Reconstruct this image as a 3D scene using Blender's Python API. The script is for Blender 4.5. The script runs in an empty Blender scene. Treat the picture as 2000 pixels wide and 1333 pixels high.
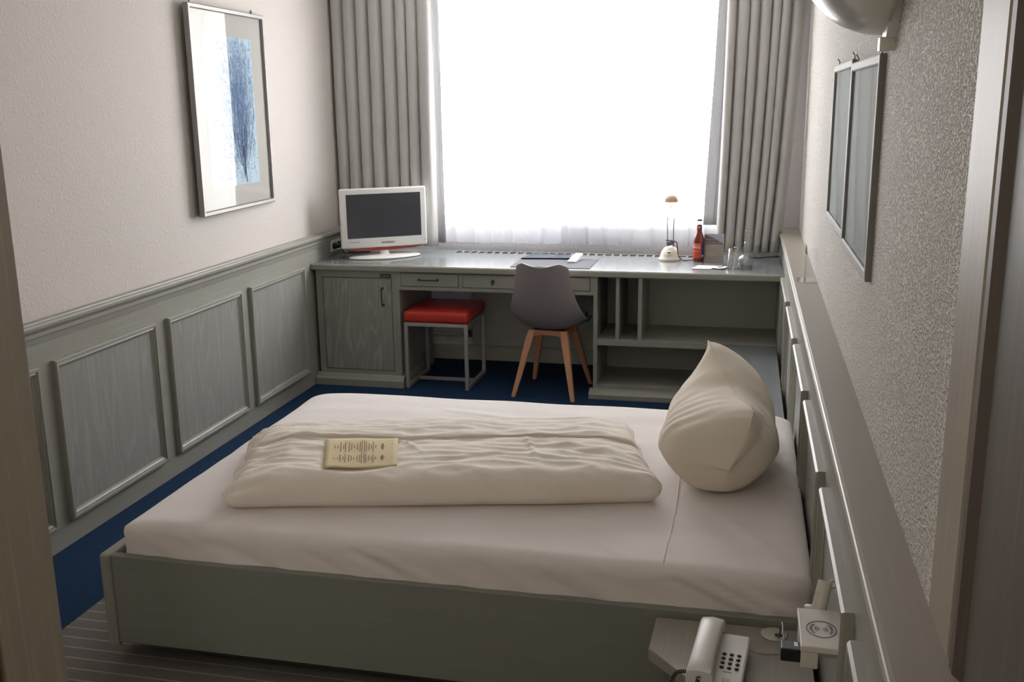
import bpy, bmesh, math, random
from mathutils import Vector, Matrix, noise
from mathutils.bvhtree import BVHTree
PI = math.pi
S = bpy.context.scene
C = S.collection
random.seed(4)

# ------------------------------------------------------------ camera, light, exposure
CP = Vector((2.577792, -3.606395, 1.701948)); YAW, PIT, ROLL, F = 0.227306, -0.231953, -0.012325, 1966.14
cy_, sy_, ct_, st_ = math.cos(YAW), math.sin(YAW), math.cos(PIT), math.sin(PIT)
fw = Vector((-sy_*ct_, cy_*ct_, st_)); rt = Vector((cy_, sy_, 0)); up = rt.cross(fw)
cr_, sr_ = math.cos(ROLL), math.sin(ROLL)
ax, bx_ = rt*cr_ + up*sr_, -rt*sr_ + up*cr_
cam = bpy.data.objects.new('camera', bpy.data.cameras.new('camera')); C.objects.link(cam)
cam.matrix_world = Matrix(((ax.x, bx_.x, -fw.x, CP.x), (ax.y, bx_.y, -fw.y, CP.y), (ax.z, bx_.z, -fw.z, CP.z), (0, 0, 0, 1)))
cam.data.sensor_width = 36; cam.data.lens = F/2000*36; cam.data.clip_start = 0.05
S.camera = cam
W = bpy.data.worlds.new('sky'); S.world = W; W.use_nodes = True
bg = W.node_tree.nodes['Background']; bg.inputs[0].default_value = (1.0, 0.975, 0.95, 1); bg.inputs[1].default_value = 18.0
pl = bpy.data.lights.new('window_daylight_portal', 'AREA'); pl.shape = 'RECTANGLE'; pl.size = 2.2; pl.size_y = 1.5
pl.cycles.is_portal = True
po = bpy.data.objects.new('window_daylight_portal', pl); C.objects.link(po); po.location = (1.45, 3.12, 1.68); po.rotation_euler = (-PI/2, 0, 0)
hl = bpy.data.lights.new('hall_fill_light', 'AREA'); hl.shape = 'DISK'; hl.size = .5; hl.energy = 11; hl.color = (1.0, .95, .88)  # added fill light behind the camera, brightens door frame and near bed end
ho = bpy.data.objects.new('hall_fill_light', hl); C.objects.link(ho); ho.location = (1.9, -3.9, 2.58)
S.view_settings.view_transform = 'Standard'; S.view_settings.look = 'None'; S.view_settings.gamma = 1
S.view_settings.use_curve_mapping = False; S.view_settings.exposure = 0.0
S.cycles.use_denoising = True; S.cycles.max_bounces = 14; S.cycles.diffuse_bounces = 8; S.cycles.transparent_max_bounces = 16
S.cycles.sample_clamp_indirect = 8; S.cycles.caustics_refractive = False; S.cycles.caustics_reflective = False

# ------------------------------------------------------------ materials
def newmat(name):
    m = bpy.data.materials.new(name); m.use_nodes = True
    return m, m.node_tree.nodes, m.node_tree.links, m.node_tree.nodes['Principled BSDF']
def N(ns, t, **kw):
    n = ns.new(t)
    for k, v in kw.items():
        if k in n.inputs: n.inputs[k].default_value = v
        else: setattr(n, k, v)
    return n
def c4(c): return (c[0], c[1], c[2], 1)
def plain(name, col, rough=.5, metal=0, spec=.5, var=.06, vs=6, bump=0, bs=60, coat=0):
    m, ns, ln, p = newmat(name)
    tc = N(ns, 'ShaderNodeTexCoord'); nz = N(ns, 'ShaderNodeTexNoise', Scale=vs, Detail=4.0)
    ln.new(tc.outputs['Object'], nz.inputs['Vector'])
    mx = N(ns, 'ShaderNodeMix', data_type='RGBA')
    mx.inputs['A'].default_value = c4([c*(1-var) for c in col]); mx.inputs['B'].default_value = c4([min(1, c*(1+var)) for c in col])
    ln.new(nz.outputs['Fac'], mx.inputs['Factor']); ln.new(mx.outputs['Result'], p.inputs['Base Color'])
    p.inputs['Roughness'].default_value = rough; p.inputs['Metallic'].default_value = metal
    p.inputs['Specular IOR Level'].default_value = spec; p.inputs['Coat Weight'].default_value = coat
    if bump:
        n2 = N(ns, 'ShaderNodeTexNoise', Scale=bs, Detail=3.0); ln.new(tc.outputs['Object'], n2.inputs['Vector'])
        b = N(ns, 'ShaderNodeBump', Strength=bump, Distance=.004); ln.new(n2.outputs['Fac'], b.inputs['Height'])
        ln.new(b.outputs['Normal'], p.inputs['Normal'])
    return m
def wood(name, grain, a, b, hi, rough=.42, fig=0.0, streak=.5, figs=12):
    """limed oak: fine light streaks along the grain axis, optional cathedral figure"""
    m, ns, ln, p = newmat(name)
    tc = N(ns, 'ShaderNodeTexCoord'); mp = N(ns, 'ShaderNodeMapping')
    sc = [95, 95, 95]; sc[grain] = 2.6; mp.inputs['Scale'].default_value = sc
    ln.new(tc.outputs['Object'], mp.inputs['Vector'])
    nz = N(ns, 'ShaderNodeTexNoise', Scale=1.0, Detail=5.0, Roughness=.65); ln.new(mp.outputs[0], nz.inputs['Vector'])
    m2 = N(ns, 'ShaderNodeMapping'); s2 = [10, 10, 10]; s2[grain] = .9; m2.inputs['Scale'].default_value = s2
    ln.new(tc.outputs['Object'], m2.inputs['Vector'])
    n2 = N(ns, 'ShaderNodeTexNoise', Scale=1.0, Detail=1.2, Roughness=.4, Distortion=.15); ln.new(m2.outputs[0], n2.inputs['Vector'])
    mx = N(ns, 'ShaderNodeMix', data_type='RGBA'); mx.inputs['A'].default_value = c4(a); mx.inputs['B'].default_value = c4(b)
    ln.new(n2.outputs['Fac'], mx.inputs['Factor'])
    r = N(ns, 'ShaderNodeMapRange'); r.inputs['From Min'].default_value = .54; r.inputs['From Max'].default_value = .72; r.inputs['To Max'].default_value = streak
    ln.new(nz.outputs['Fac'], r.inputs['Value'])
    mh = N(ns, 'ShaderNodeMix', data_type='RGBA'); mh.inputs['B'].default_value = c4(hi)
    ln.new(mx.outputs['Result'], mh.inputs['A']); ln.new(r.outputs['Result'], mh.inputs['Factor'])
    out = mh.outputs['Result']
    if fig:
        mu = N(ns, 'ShaderNodeMath', operation='MULTIPLY'); mu.inputs[1].default_value = figs*PI; ln.new(n2.outputs['Fac'], mu.inputs[0])
        ad = N(ns, 'ShaderNodeMath', operation='MULTIPLY_ADD'); ad.inputs[1].default_value = 1.6; ln.new(nz.outputs['Fac'], ad.inputs[0]); ln.new(mu.outputs[0], ad.inputs[2])
        si = N(ns, 'ShaderNodeMath', operation='SINE'); ln.new(ad.outputs[0], si.inputs[0])
        r2 = N(ns, 'ShaderNodeMapRange'); r2.inputs['From Min'].default_value = .55; r2.inputs['From Max'].default_value = 1.0; r2.inputs['To Max'].default_value = fig
        ln.new(si.outputs[0], r2.inputs['Value'])
        mf = N(ns, 'ShaderNodeMix', data_type='RGBA'); mf.inputs['B'].default_value = c4(hi)
        ln.new(out, mf.inputs['A']); ln.new(r2.outputs['Result'], mf.inputs['Factor']); out = mf.outputs['Result']
    ln.new(out, p.inputs['Base Color'])
    p.inputs['Roughness'].default_value = rough
    bb = N(ns, 'ShaderNodeBump', Strength=.18, Distance=.001); ln.new(nz.outputs['Fac'], bb.inputs['Height']); ln.new(bb.outputs['Normal'], p.inputs['Normal'])
    return m
def wallpaper(name, col, scale, strength, tint, dist=.004, stretch=1.6, lo=.42, hi=.66, ystretch=0):
    m, ns, ln, p = newmat(name)
    tc = N(ns, 'ShaderNodeTexCoord'); mp = N(ns, 'ShaderNodeMapping'); mp.inputs['Scale'].default_value = (1, 1, 1/stretch)
    if ystretch: mp.inputs['Scale'].default_value = (1, 1/ystretch, 1/stretch)
    ln.new(tc.outputs['Object'], mp.inputs['Vector'])
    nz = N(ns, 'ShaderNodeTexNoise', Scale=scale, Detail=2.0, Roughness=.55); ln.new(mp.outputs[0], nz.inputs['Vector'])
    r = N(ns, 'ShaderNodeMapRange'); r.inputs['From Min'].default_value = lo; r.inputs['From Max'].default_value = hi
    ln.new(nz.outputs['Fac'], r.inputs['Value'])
    mx = N(ns, 'ShaderNodeMix', data_type='RGBA'); mx.inputs['A'].default_value = c4([c*tint for c in col]); mx.inputs['B'].default_value = c4(col)  # pits of the relief coloured darker, their shade painted in
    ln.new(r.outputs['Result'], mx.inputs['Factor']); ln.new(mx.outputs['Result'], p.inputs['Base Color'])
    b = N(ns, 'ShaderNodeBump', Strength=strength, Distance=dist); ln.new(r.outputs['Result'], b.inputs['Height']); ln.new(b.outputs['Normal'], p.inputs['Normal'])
    p.inputs['Roughness'].default_value = .75; p.inputs['Specular IOR Level'].default_value = .3
    return m
def cloth(name, col, rough=.9, stripe=0, sscale=200, axis='X', sheen=.15, bump=.1, trans=0, cbump=0):
    m, ns, ln, p = newmat(name)
    tc = N(ns, 'ShaderNodeTexCoord')
    nz = N(ns, 'ShaderNodeTexNoise', Scale=9.0, Detail=5.0); ln.new(tc.outputs['Object'], nz.inputs['Vector'])
    mx = N(ns, 'ShaderNodeMix', data_type='RGBA'); mx.inputs['A'].default_value = c4([c*.96 for c in col]); mx.inputs['B'].default_value = c4([min(1, c*1.03) for c in col])
    ln.new(nz.outputs['Fac'], mx.inputs['Factor']); out = mx.outputs['Result']
    if stripe:
        w = N(ns, 'ShaderNodeTexWave', Scale=sscale, bands_direction=axis, Distortion=0.0); ln.new(tc.outputs['Object'], w.inputs['Vector'])
        ms = N(ns, 'ShaderNodeMix', data_type='RGBA'); ms.inputs['B'].default_value = c4([c*(1-stripe) for c in col])
        ln.new(out, ms.inputs['A']); ln.new(w.outputs['Fac'], ms.inputs['Factor']); out = ms.outputs['Result']
    ln.new(out, p.inputs['Base Color']); p.inputs['Roughness'].default_value = rough
    p.inputs['Sheen Weight'].default_value = sheen; p.inputs['Specular IOR Level'].default_value = .2
    n2 = N(ns, 'ShaderNodeTexNoise', Scale=400.0, Detail=2.0); ln.new(tc.outputs['Object'], n2.inputs['Vector'])
    b = N(ns, 'ShaderNodeBump', Strength=bump, Distance=.001); ln.new(n2.outputs['Fac'], b.inputs['Height'])
    if cbump:
        n3 = N(ns, 'ShaderNodeTexNoise', Scale=7.0, Detail=5.0, Distortion=1.2); ln.new(tc.outputs['Object'], n3.inputs['Vector'])
        b2 = N(ns, 'ShaderNodeBump', Strength=cbump, Distance=.02); ln.new(n3.outputs['Fac'], b2.inputs['Height']); ln.new(b.outputs['Normal'], b2.inputs['Normal']); b = b2
    ln.new(b.outputs['Normal'], p.inputs['Normal'])
    if trans:
        tl = N(ns, 'ShaderNodeBsdfTranslucent'); ln.new(out, tl.inputs['Color'])
        ms = N(ns, 'ShaderNodeMixShader'); ms.inputs[0].default_value = trans
        ln.new(p.outputs[0], ms.inputs[1]); ln.new(tl.outputs[0], ms.inputs[2]); ln.new(ms.outputs[0], ns['Material Output'].inputs['Surface'])
    return m
def sheer_mat():
    m, ns, ln, p = newmat('sheer_voile')
    tr = N(ns, 'ShaderNodeBsdfTransparent'); tl = N(ns, 'ShaderNodeBsdfTranslucent', Color=(.74, .76, .81, 1)); df = N(ns, 'ShaderNodeBsdfDiffuse', Color=(.80, .82, .88, 1))
    tc = N(ns, 'ShaderNodeTexCoord'); nz = N(ns, 'ShaderNodeTexNoise', Scale=20.0); ln.new(tc.outputs['Object'], nz.inputs['Vector'])
    rr = N(ns, 'ShaderNodeMapRange'); rr.inputs['To Min'].default_value = .42; rr.inputs['To Max'].default_value = .52; ln.new(nz.outputs['Fac'], rr.inputs['Value'])
    a = N(ns, 'ShaderNodeMixShader'); ln.new(rr.outputs['Result'], a.inputs[0]); ln.new(tl.outputs[0], a.inputs[1]); ln.new(df.outputs[0], a.inputs[2])
    b = N(ns, 'ShaderNodeMixShader'); b.inputs[0].default_value = .46; ln.new(a.outputs[0], b.inputs[1]); ln.new(tr.outputs[0], b.inputs[2])
    ln.new(b.outputs[0], ns['Material Output'].inputs['Surface'])
    return m
def glass(name, tint=(1, 1, 1), ior=1.5, rough=.0, boost=1.0):
    """thin glass: clear with a Fresnel reflection"""
    m, ns, ln, p = newmat(name)
    tr = N(ns, 'ShaderNodeBsdfTransparent', Color=c4(tint)); gl = N(ns, 'ShaderNodeBsdfGlossy', Roughness=rough)
    fr = N(ns, 'ShaderNodeFresnel', IOR=ior); mu = N(ns, 'ShaderNodeMath', operation='MULTIPLY', use_clamp=True); mu.inputs[1].default_value = boost
    ln.new(fr.outputs[0], mu.inputs[0])
    ge = N(ns, 'ShaderNodeNewGeometry'); ms0 = N(ns, 'ShaderNodeMath', operation='MULTIPLY_ADD', use_clamp=True); ms0.inputs[1].default_value = -1; ms0.inputs[2].default_value = 1
    ln.new(ge.outputs['Backfacing'], ms0.inputs[0]); m3 = N(ns, 'ShaderNodeMath', operation='MULTIPLY'); ln.new(ms0.outputs[0], m3.inputs[0]); ln.new(mu.outputs[0], m3.inputs[1]); mu = m3
    ms = N(ns, 'ShaderNodeMixShader'); ln.new(mu.outputs[0], ms.inputs[0]); ln.new(tr.outputs[0], ms.inputs[1]); ln.new(gl.outputs[0], ms.inputs[2])
    ln.new(ms.outputs[0], ns['Material Output'].inputs['Surface'])
    return m
def sheet_mat():
    return cloth('sheet_cotton', (.80, .76, .745), stripe=0, cbump=.10)

WA, WB, WH = (.285, .283, .245), (.335, .33, .288), (.45, .445, .40)
wood_z = wood('limed_oak_upright', 2, WA, WB, WH, streak=.35)
wood_y = wood('limed_oak_lengthwise', 1, WA, WB, WH, streak=.35)
wood_x = wood('limed_oak_crosswise', 0, WA, WB, WH, streak=.35)
WPA, WPB, WPH = (.265, .265, .243), (.315, .314, .29), (.46, .46, .43)
panel_z = wood('limed_oak_panel', 2, WPA, WPB, WPH, fig=.22, streak=.4, figs=16)
door_z = wood('limed_oak_cabinet_door', 2, (.27, .27, .235), (.32, .318, .28), (.50, .495, .44), fig=.38, streak=.35, figs=18)
jamb_m = wood('limed_oak_door_frame', 2, (.29, .255, .205), (.34, .30, .24), (.50, .44, .36), rough=.5, streak=.5)
bed_m = wood('bed_rail_oak', 0, (.20, .212, .185), (.24, .25, .22), (.31, .32, .285), rough=.5, streak=.25)
night_m = wood('nightstand_oak', 1, (.27, .255, .225), (.33, .31, .275), (.48, .45, .4), rough=.45, streak=.3)
top_m = plain('lacquered_worktop', (.20, .22, .228), rough=.22, var=.08, vs=3, coat=.25)
ledge_m = wood('ledge_oak', 1, (.29, .265, .225), (.33, .305, .26), (.42, .395, .345), rough=.36, streak=.2)
inner_m = plain('shelf_interior', (.40, .39, .345), rough=.5, vs=4, var=.08)
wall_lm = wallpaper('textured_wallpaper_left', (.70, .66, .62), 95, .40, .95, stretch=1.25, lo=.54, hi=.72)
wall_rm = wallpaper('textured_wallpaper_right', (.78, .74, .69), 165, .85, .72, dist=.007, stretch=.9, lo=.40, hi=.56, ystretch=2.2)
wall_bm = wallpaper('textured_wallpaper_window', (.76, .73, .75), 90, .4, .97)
hall_m = plain('hall_plaster', (.78, .72, .64), .9)
ceil_m = plain('ceiling_paint', (.86, .84, .81), .9)
carpet_m = plain('blue_carpet', (.017, .042, .095), .95, spec=.1, var=.25, vs=120, bump=.8, bs=300)
white_pl = plain('white_plastic', (.78, .77, .74), .35, var=.02)
cream_pl = plain('cream_plastic', (.80, .74, .62), .38, var=.02)
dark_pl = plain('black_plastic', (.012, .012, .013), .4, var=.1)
chrome = plain('brushed_steel', (.50, .48, .45), .42, metal=.55, var=.04)
alu = plain('brushed_aluminium', (.33, .32, .31), .52, metal=1, var=.05)
pewter = plain('dark_pewter', (.09, .09, .08), .4, metal=.7)
paint_w = plain('grey_white_paint', (.58, .56, .50), .5)
sheet_m = sheet_mat()
duvet_m = cloth('cream_striped_damask', (.84, .775, .70), stripe=.09, sscale=62, axis='X', cbump=.22)
pillow_m = cloth('beige_cotton', (.70, .635, .54), cbump=.10)
curtain_m = cloth('grey_curtain_cloth', (.56, .55, .535), trans=.04, bump=.3)
lining_m = cloth('curtain_lining', (.50, .50, .51), trans=.35, bump=.3)
sheer_m = sheer_mat()
glass_m = glass('clear_glass')
pglass_m = glass('picture_glass', boost=.6)
tumbler_m = glass('drinking_glass', tint=(.985, .99, .99), boost=3.0)
acryl_m = glass('clear_acrylic', tint=(.97, .975, .98), boost=1.2)

# ------------------------------------------------------------ mesh helpers
def tag(o, label=None, cat=None, group=None, kind=None):
    if label: o['label'] = label
    if cat: o['category'] = cat
    if group: o['group'] = group
    if kind: o['kind'] = kind
    return o
def thing(name, label, cat, loc=(0, 0, 0), rot=(0, 0, 0), group=None, kind=None):
    o = bpy.data.objects.new(name, None); C.objects.link(o); o.location = loc; o.rotation_euler = rot
    o.empty_display_size = .05
    return tag(o, label, cat, group, kind)
def root_of(o):
    while o.parent: o = o.parent
    return o
def obj(name, bm, m, parent=None, smooth=False, local=False, autos=None):
    """local=False: vertices are in world coordinates (parents unrotated)"""
    if parent is not None and not local:
        L = root_of(parent).location; bmesh.ops.translate(bm, verts=bm.verts, vec=-L)
    bmesh.ops.recalc_face_normals(bm, faces=bm.faces)
    me = bpy.data.meshes.new(name); bm.to_mesh(me); bm.free()
    ms = m if isinstance(m, (list, tuple)) else [m]
    for q in ms: me.materials.append(q)
    if smooth:
        for p in me.polygons: p.use_smooth = True
        if autos: me.set_sharp_from_angle(angle=math.radians(autos))
    o = bpy.data.objects.new(name, me); C.objects.link(o); o.parent = parent
    return o
def B(): return bmesh.new()
def join(dst, src, mat=None):
    me = bpy.data.meshes.new('t'); src.to_mesh(me); src.free()
    if mat is not None: me.transform(mat)
    dst.from_mesh(me); bpy.data.meshes.remove(me); return dst
def box(bm, x0, x1, y0, y1, z0, z1, bev=0, seg=2, mi=0):
    t = bmesh.new(); bmesh.ops.create_cube(t, size=1)
    for v in t.verts: v.co = Vector(((x0+x1)/2+v.co.x*(x1-x0), (y0+y1)/2+v.co.y*(y1-y0), (z0+z1)/2+v.co.z*(z1-z0)))
    if bev: bmesh.ops.bevel(t, geom=t.edges[:], offset=bev, segments=seg, affect='EDGES', profile=.5)
    for f in t.faces: f.material_index = mi
    return join(bm, t)
def bbox(*a, **k): return box(B(), *a, **k)
def prism(bm, pts, axis, a0, a1):
    """pts 2-D outline in the two other axes (x->(y,z), y->(x,z), z->(x,y))"""
    def P(p, a): return {'x': (a, p[0], p[1]), 'y': (p[0], a, p[1]), 'z': (p[0], p[1], a)}[axis]
    A = [bm.verts.new(P(p, a0)) for p in pts]; D = [bm.verts.new(P(p, a1)) for p in pts]
    n = len(pts)
    for i in range(n): bm.faces.new((A[i], A[(i+1) % n], D[(i+1) % n], D[i]))
    bm.faces.new(A[::-1]); bm.faces.new(D); return bm
def lathe(bm, prof, cx=0, cy=0, seg=32, sx=1, sy=1):
    rings = []
    for r, z in prof:
        if r < 1e-6: rings.append([bm.verts.new((cx, cy, z))])
        else: rings.append([bm.verts.new((cx+r*sx*math.cos(2*PI*i/seg), cy+r*sy*math.sin(2*PI*i/seg), z)) for i in range(seg)])
    for a, b in zip(rings, rings[1:]):
        for i in range(seg):
            j = (i+1) % seg
            if len(a) == 1 and len(b) == 1: continue
            if len(a) == 1: bm.faces.new((a[0], b[i], b[j]))
            elif len(b) == 1: bm.faces.new((a[i], a[j], b[0]))
            else: bm.faces.new((a[i], a[j], b[j], b[i]))
    return bm
def tube(bm, pts, r, seg=10, caps=True):
    pts = [Vector(p) for p in pts]; rings = []; nrm = None
    for i, p in enumerate(pts):
        d = (pts[min(i+1, len(pts)-1)]-pts[max(i-1, 0)]).normalized()
        if nrm is None: nrm = d.orthogonal().normalized()
        else: nrm = (nrm-d*nrm.dot(d)).normalized()
        b = d.cross(nrm); rr = r[i] if isinstance(r, (list, tuple)) else r
        rings.append([bm.verts.new(p+(nrm*math.cos(2*PI*k/seg)+b*math.sin(2*PI*k/seg))*rr) for k in range(seg)])
    for a, b in zip(rings, rings[1:]):
        for k in range(seg): bm.faces.new((a[k], a[(k+1) % seg], b[(k+1) % seg], b[k]))
    if caps: bm.faces.new(rings[0][::-1]); bm.faces.new(rings[-1])
    return bm
def bez(pts, n=24):
    """Catmull-Rom through points"""
    P = [Vector(p) for p in pts]; P = [P[0]*2-P[1]]+P+[P[-1]*2-P[-2]]; out = []
    m = len(P)-3
    for i in range(m):
        for k in range(n//m+1):
            t = k/(n//m+1); a, b, c, d = P[i:i+4]
            out.append(.5*((2*b)+(c-a)*t+(2*a-5*b+4*c-d)*t*t+(3*b-a-3*c+d)*t**3))
    out.append(P[-2]); return out
def rbox(x0, x1, y0, y1, z0, z1, r, nx=20, ny=20, nz=4, disp=None):
    """rounded box of fine quads; disp(Vector)->Vector moves each point"""
    bm = B(); vs = {}
    lo = Vector((x0, y0, z0)); hi = Vector((x1, y1, z1)); n = (nx, ny, nz)
    rr = r if isinstance(r, (tuple, list)) else (r, r, r)
    def co(i, j, k):
        if (i, j, k) in vs: return vs[(i, j, k)]
        p = Vector([lo[a]+(hi[a]-lo[a])*q/n[a] for a, q in enumerate((i, j, k))])
        c = Vector([min(max(p[a], lo[a]+rr[a]), hi[a]-rr[a]) for a in range(3)])
        d = Vector([(p[a]-c[a])/rr[a] for a in range(3)])
        mxm = max(abs(d.x), abs(d.y), abs(d.z))
        if mxm > 1e-6 and d.length > 1e-6: d = d*(mxm/d.length); p = c+Vector([d[a]*rr[a] for a in range(3)])
        if disp: p = disp(p)
        vs[(i, j, k)] = bm.verts.new(p); return vs[(i, j, k)]
    for a in range(3):
        b, c = (a+1) % 3, (a+2) % 3
        for side in (0, n[a]):
            for i in range(n[b]):
                for j in range(n[c]):
                    q = []
                    for di, dj in ((0, 0), (1, 0), (1, 1), (0, 1)):
                        t = [0, 0, 0]; t[a] = side; t[b] = i+di; t[c] = j+dj; q.append(co(*t))
                    bm.faces.new(q)
    return bm
def text_bm(body, size, depth=.0006, align='CENTER'):
    cu = bpy.data.curves.new('t', 'FONT'); cu.body = body; cu.size = size; cu.extrude = depth; cu.align_x = align; cu.align_y = 'CENTER'; cu.resolution_u = 3
    o = bpy.data.objects.new('t', cu); C.objects.link(o)
    dg = bpy.context.evaluated_depsgraph_get(); me = bpy.data.meshes.new_from_object(o.evaluated_get(dg))
    bm = B(); bm.from_mesh(me); bpy.data.objects.remove(o); bpy.data.curves.remove(cu); bpy.data.meshes.remove(me)
    return bm
def face_text(body, size, o, ex, ey, depth=.0006, bold=0):
    """text centred at o with its baseline along ex and up along ey"""
    ex = Vector(ex).normalized(); ey = Vector(ey).normalized(); ez = ex.cross(ey); o = Vector(o)
    t = text_bm(body, size, depth)
    M = Matrix(((ex.x, ey.x, ez.x, o.x), (ex.y, ey.y, ez.y, o.y), (ex.z, ey.z, ez.z, o.z), (0, 0, 0, 1)))
    bmesh.ops.transform(t, matrix=M, verts=t.verts); return t
def frame_bm(bm, x, y0, y1, z0, z1, w, d, prof=None, sgn=1):
    """mitred picture/panel moulding lying on a plane x=const, protruding sgn*d; ring with a stepped profile"""
    prof = prof or [(0, 0), (0, 1), (1, 1), (1, 0)]
    rings = []
    for (u, h) in prof:
        o = u*w; X = x+sgn*h*d
        rings.append([bm.verts.new((X, yy, zz)) for yy, zz in ((y0+o, z0+o), (y1-o, z0+o), (y1-o, z1-o), (y0+o, z1-o))])
    n = len(rings)
    for i in range(n):
        a, b = rings[i], rings[(i+1) % n]
        for k in range(4): bm.faces.new((a[k], a[(k+1) % 4], b[(k+1) % 4], b[k]))
    return bm
MOULD = [(0, 0), (0, .75), (.12, 1), (.38, 1), (.45, .72), (.62, .80), (.8, .45), (1, .32), (1, 0)]

# ------------------------------------------------------------ room shell
ZC = 2.62
YB, YF, XL = 2.85, -2.07, -.045
def rwx(y): return 2.884+(y+2.07)*(.031/4.92)
def struct(name, bm, m, label=None, parent=None, smooth=False):
    o = obj(name, bm, m, parent, smooth)
    if parent is None: tag(o, label, None, None, 'structure')
    return o
struct('floor', bbox(-.25, 3.2, -4.6, 3.0, -.1, 0), carpet_m, 'dark blue carpeted floor of the room')
struct('ceiling', bbox(-.25, 3.2, -4.6, 3.0, ZC, ZC+.1), ceil_m)
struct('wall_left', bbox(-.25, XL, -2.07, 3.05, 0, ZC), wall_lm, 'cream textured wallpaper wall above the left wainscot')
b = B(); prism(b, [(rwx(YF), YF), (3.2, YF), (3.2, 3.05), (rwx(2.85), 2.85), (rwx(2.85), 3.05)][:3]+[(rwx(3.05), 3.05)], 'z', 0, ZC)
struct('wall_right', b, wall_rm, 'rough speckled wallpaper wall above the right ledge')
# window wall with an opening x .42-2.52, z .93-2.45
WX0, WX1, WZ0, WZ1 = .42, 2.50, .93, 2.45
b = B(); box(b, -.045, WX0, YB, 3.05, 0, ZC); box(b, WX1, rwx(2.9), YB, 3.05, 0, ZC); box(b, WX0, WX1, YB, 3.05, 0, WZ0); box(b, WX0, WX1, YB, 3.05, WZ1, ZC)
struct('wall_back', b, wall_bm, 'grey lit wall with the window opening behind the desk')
# front wall with the doorway the photograph is taken through
b = B(); box(b, -.25, 1.25, -2.20, YF, 0, ZC); box(b, 1.25, 3.2, -2.20, YF, 2.25, ZC)
struct('wall_front', b, hall_m)
struct('wall_hall', bbox(.2, 3.2, -4.6, -4.5, 0, ZC), hall_m)
b = B(); box(b, 1.05, 1.15, -4.5, -2.5, 0, ZC); struct('wall_hall_left', b, hall_m)
b = B(); box(b, 3.05, 3.2, -4.5, YF, 0, ZC); struct('wall_hall_right', b, hall_m)
# door frame: two jambs and a head, each stepped with a rebate
d = thing('door_1', 'limed oak door frame seen at both picture edges', None, (2.1, -2.14, 0), kind='structure')
def jamb(s, x):
    # s=+1 right jamb (opening on its left), -1 left jamb
    pr = [(x, -2.065), (x, -2.215), (x+s*.012, -2.219), (x+s*.14, -2.219), (x+s*.14, -2.065)]
    return prism(B(), pr, 'z', 0, 2.2)
obj('jamb', jamb(1, 2.884), jamb_m, d); obj('jamb', jamb(-1, 1.311), jamb_m, d)
dkj = wood('casing_dark_tone', 2, (.085, .07, .055), (.11, .09, .07), (.19, .155, .12), rough=.55, streak=.5)  # casing toned well darker than the jambs
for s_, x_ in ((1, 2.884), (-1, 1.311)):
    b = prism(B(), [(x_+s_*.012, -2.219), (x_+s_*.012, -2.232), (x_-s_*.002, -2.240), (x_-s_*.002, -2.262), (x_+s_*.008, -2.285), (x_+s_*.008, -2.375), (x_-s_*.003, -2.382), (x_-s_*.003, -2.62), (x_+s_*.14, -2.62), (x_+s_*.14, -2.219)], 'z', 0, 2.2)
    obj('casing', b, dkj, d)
obj('head', bbox(1.17, 3.02, -2.62, -2.065, 2.2, 2.26), jamb_m, d)

# window
wn = thing('window_1', 'white framed two-casement window behind the sheers', None, (1.46, 2.95, WZ0), kind='structure')
frm = plain('window_frame_white', (.86, .86, .86), .4)
b = B(); t = .05
box(b, WX0, WX1, 2.865, 2.915, WZ0, WZ0+t); box(b, WX0, WX1, 2.865, 2.915, WZ1-t, WZ1); box(b, WX0, WX0+t, 2.865, 2.915, WZ0+t, WZ1-t); box(b, WX1-t, WX1, 2.865, 2.915, WZ0+t, WZ1-t)
obj('frame', b, frm, wn); obj('mullion', bbox(1.425, 1.475, 2.865, 2.915, WZ0+t, WZ1-t, bev=.004), frm, wn)
obj('pane', bbox(WX0+t, 1.425, 2.885, 2.891, WZ0+t, WZ1-t), glass_m, wn); obj('pane', bbox(1.475, WX1-t, 2.885, 2.891, WZ0+t, WZ1-t), glass_m, wn)
obj('sill', bbox(WX0, WX1, 2.835, 2.865, WZ0-.03, WZ0+.005, bev=.005), plain('sill_grey', (.40, .42, .47), .5), wn)
hb = B(); box(hb, 1.44, 1.46, 2.85, 2.865, 1.06, 1.12, bev=.003); box(hb, 1.443, 1.457, 2.838, 2.85, 1.0, 1.10, bev=.003); obj('handle', hb, white_pl, wn)

# ------------------------------------------------------------ wainscot left
w = thing('trim_1', 'grey-green limed wood wainscot with framed panels along the left wall', None, (-.02, 0, 0), kind='structure')
obj('backing_board', bbox(-.045, 0, -2.07, YB, 0, .87), wood_y, w)
rp = [(-.045, .84), (.004, .84), (.008, .862), (.012, .868), (.012, .884), (.020, .890), (.027, .900), (.028, .910), (.022, .917), (.004, .917), (.001, .922), (-.012, .922), (-.016, .918), (-.045, .917)]
obj('chair_rail', prism(B(), rp, 'y', -2.07, YB), wood_y, w)
for y0, y1 in ((-1.145, -.435), (-.345, .352), (.455, 1.163), (1.262, 1.955)):
    obj('panel', bbox(.0005, .006, y0+.03, y1-.03, .10+.03, .758-.03), panel_z, w)
    obj('panel_moulding', frame_bm(B(), 0, y0, y1, .10, .758, .038, .022, MOULD), wood_z, w)
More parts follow.
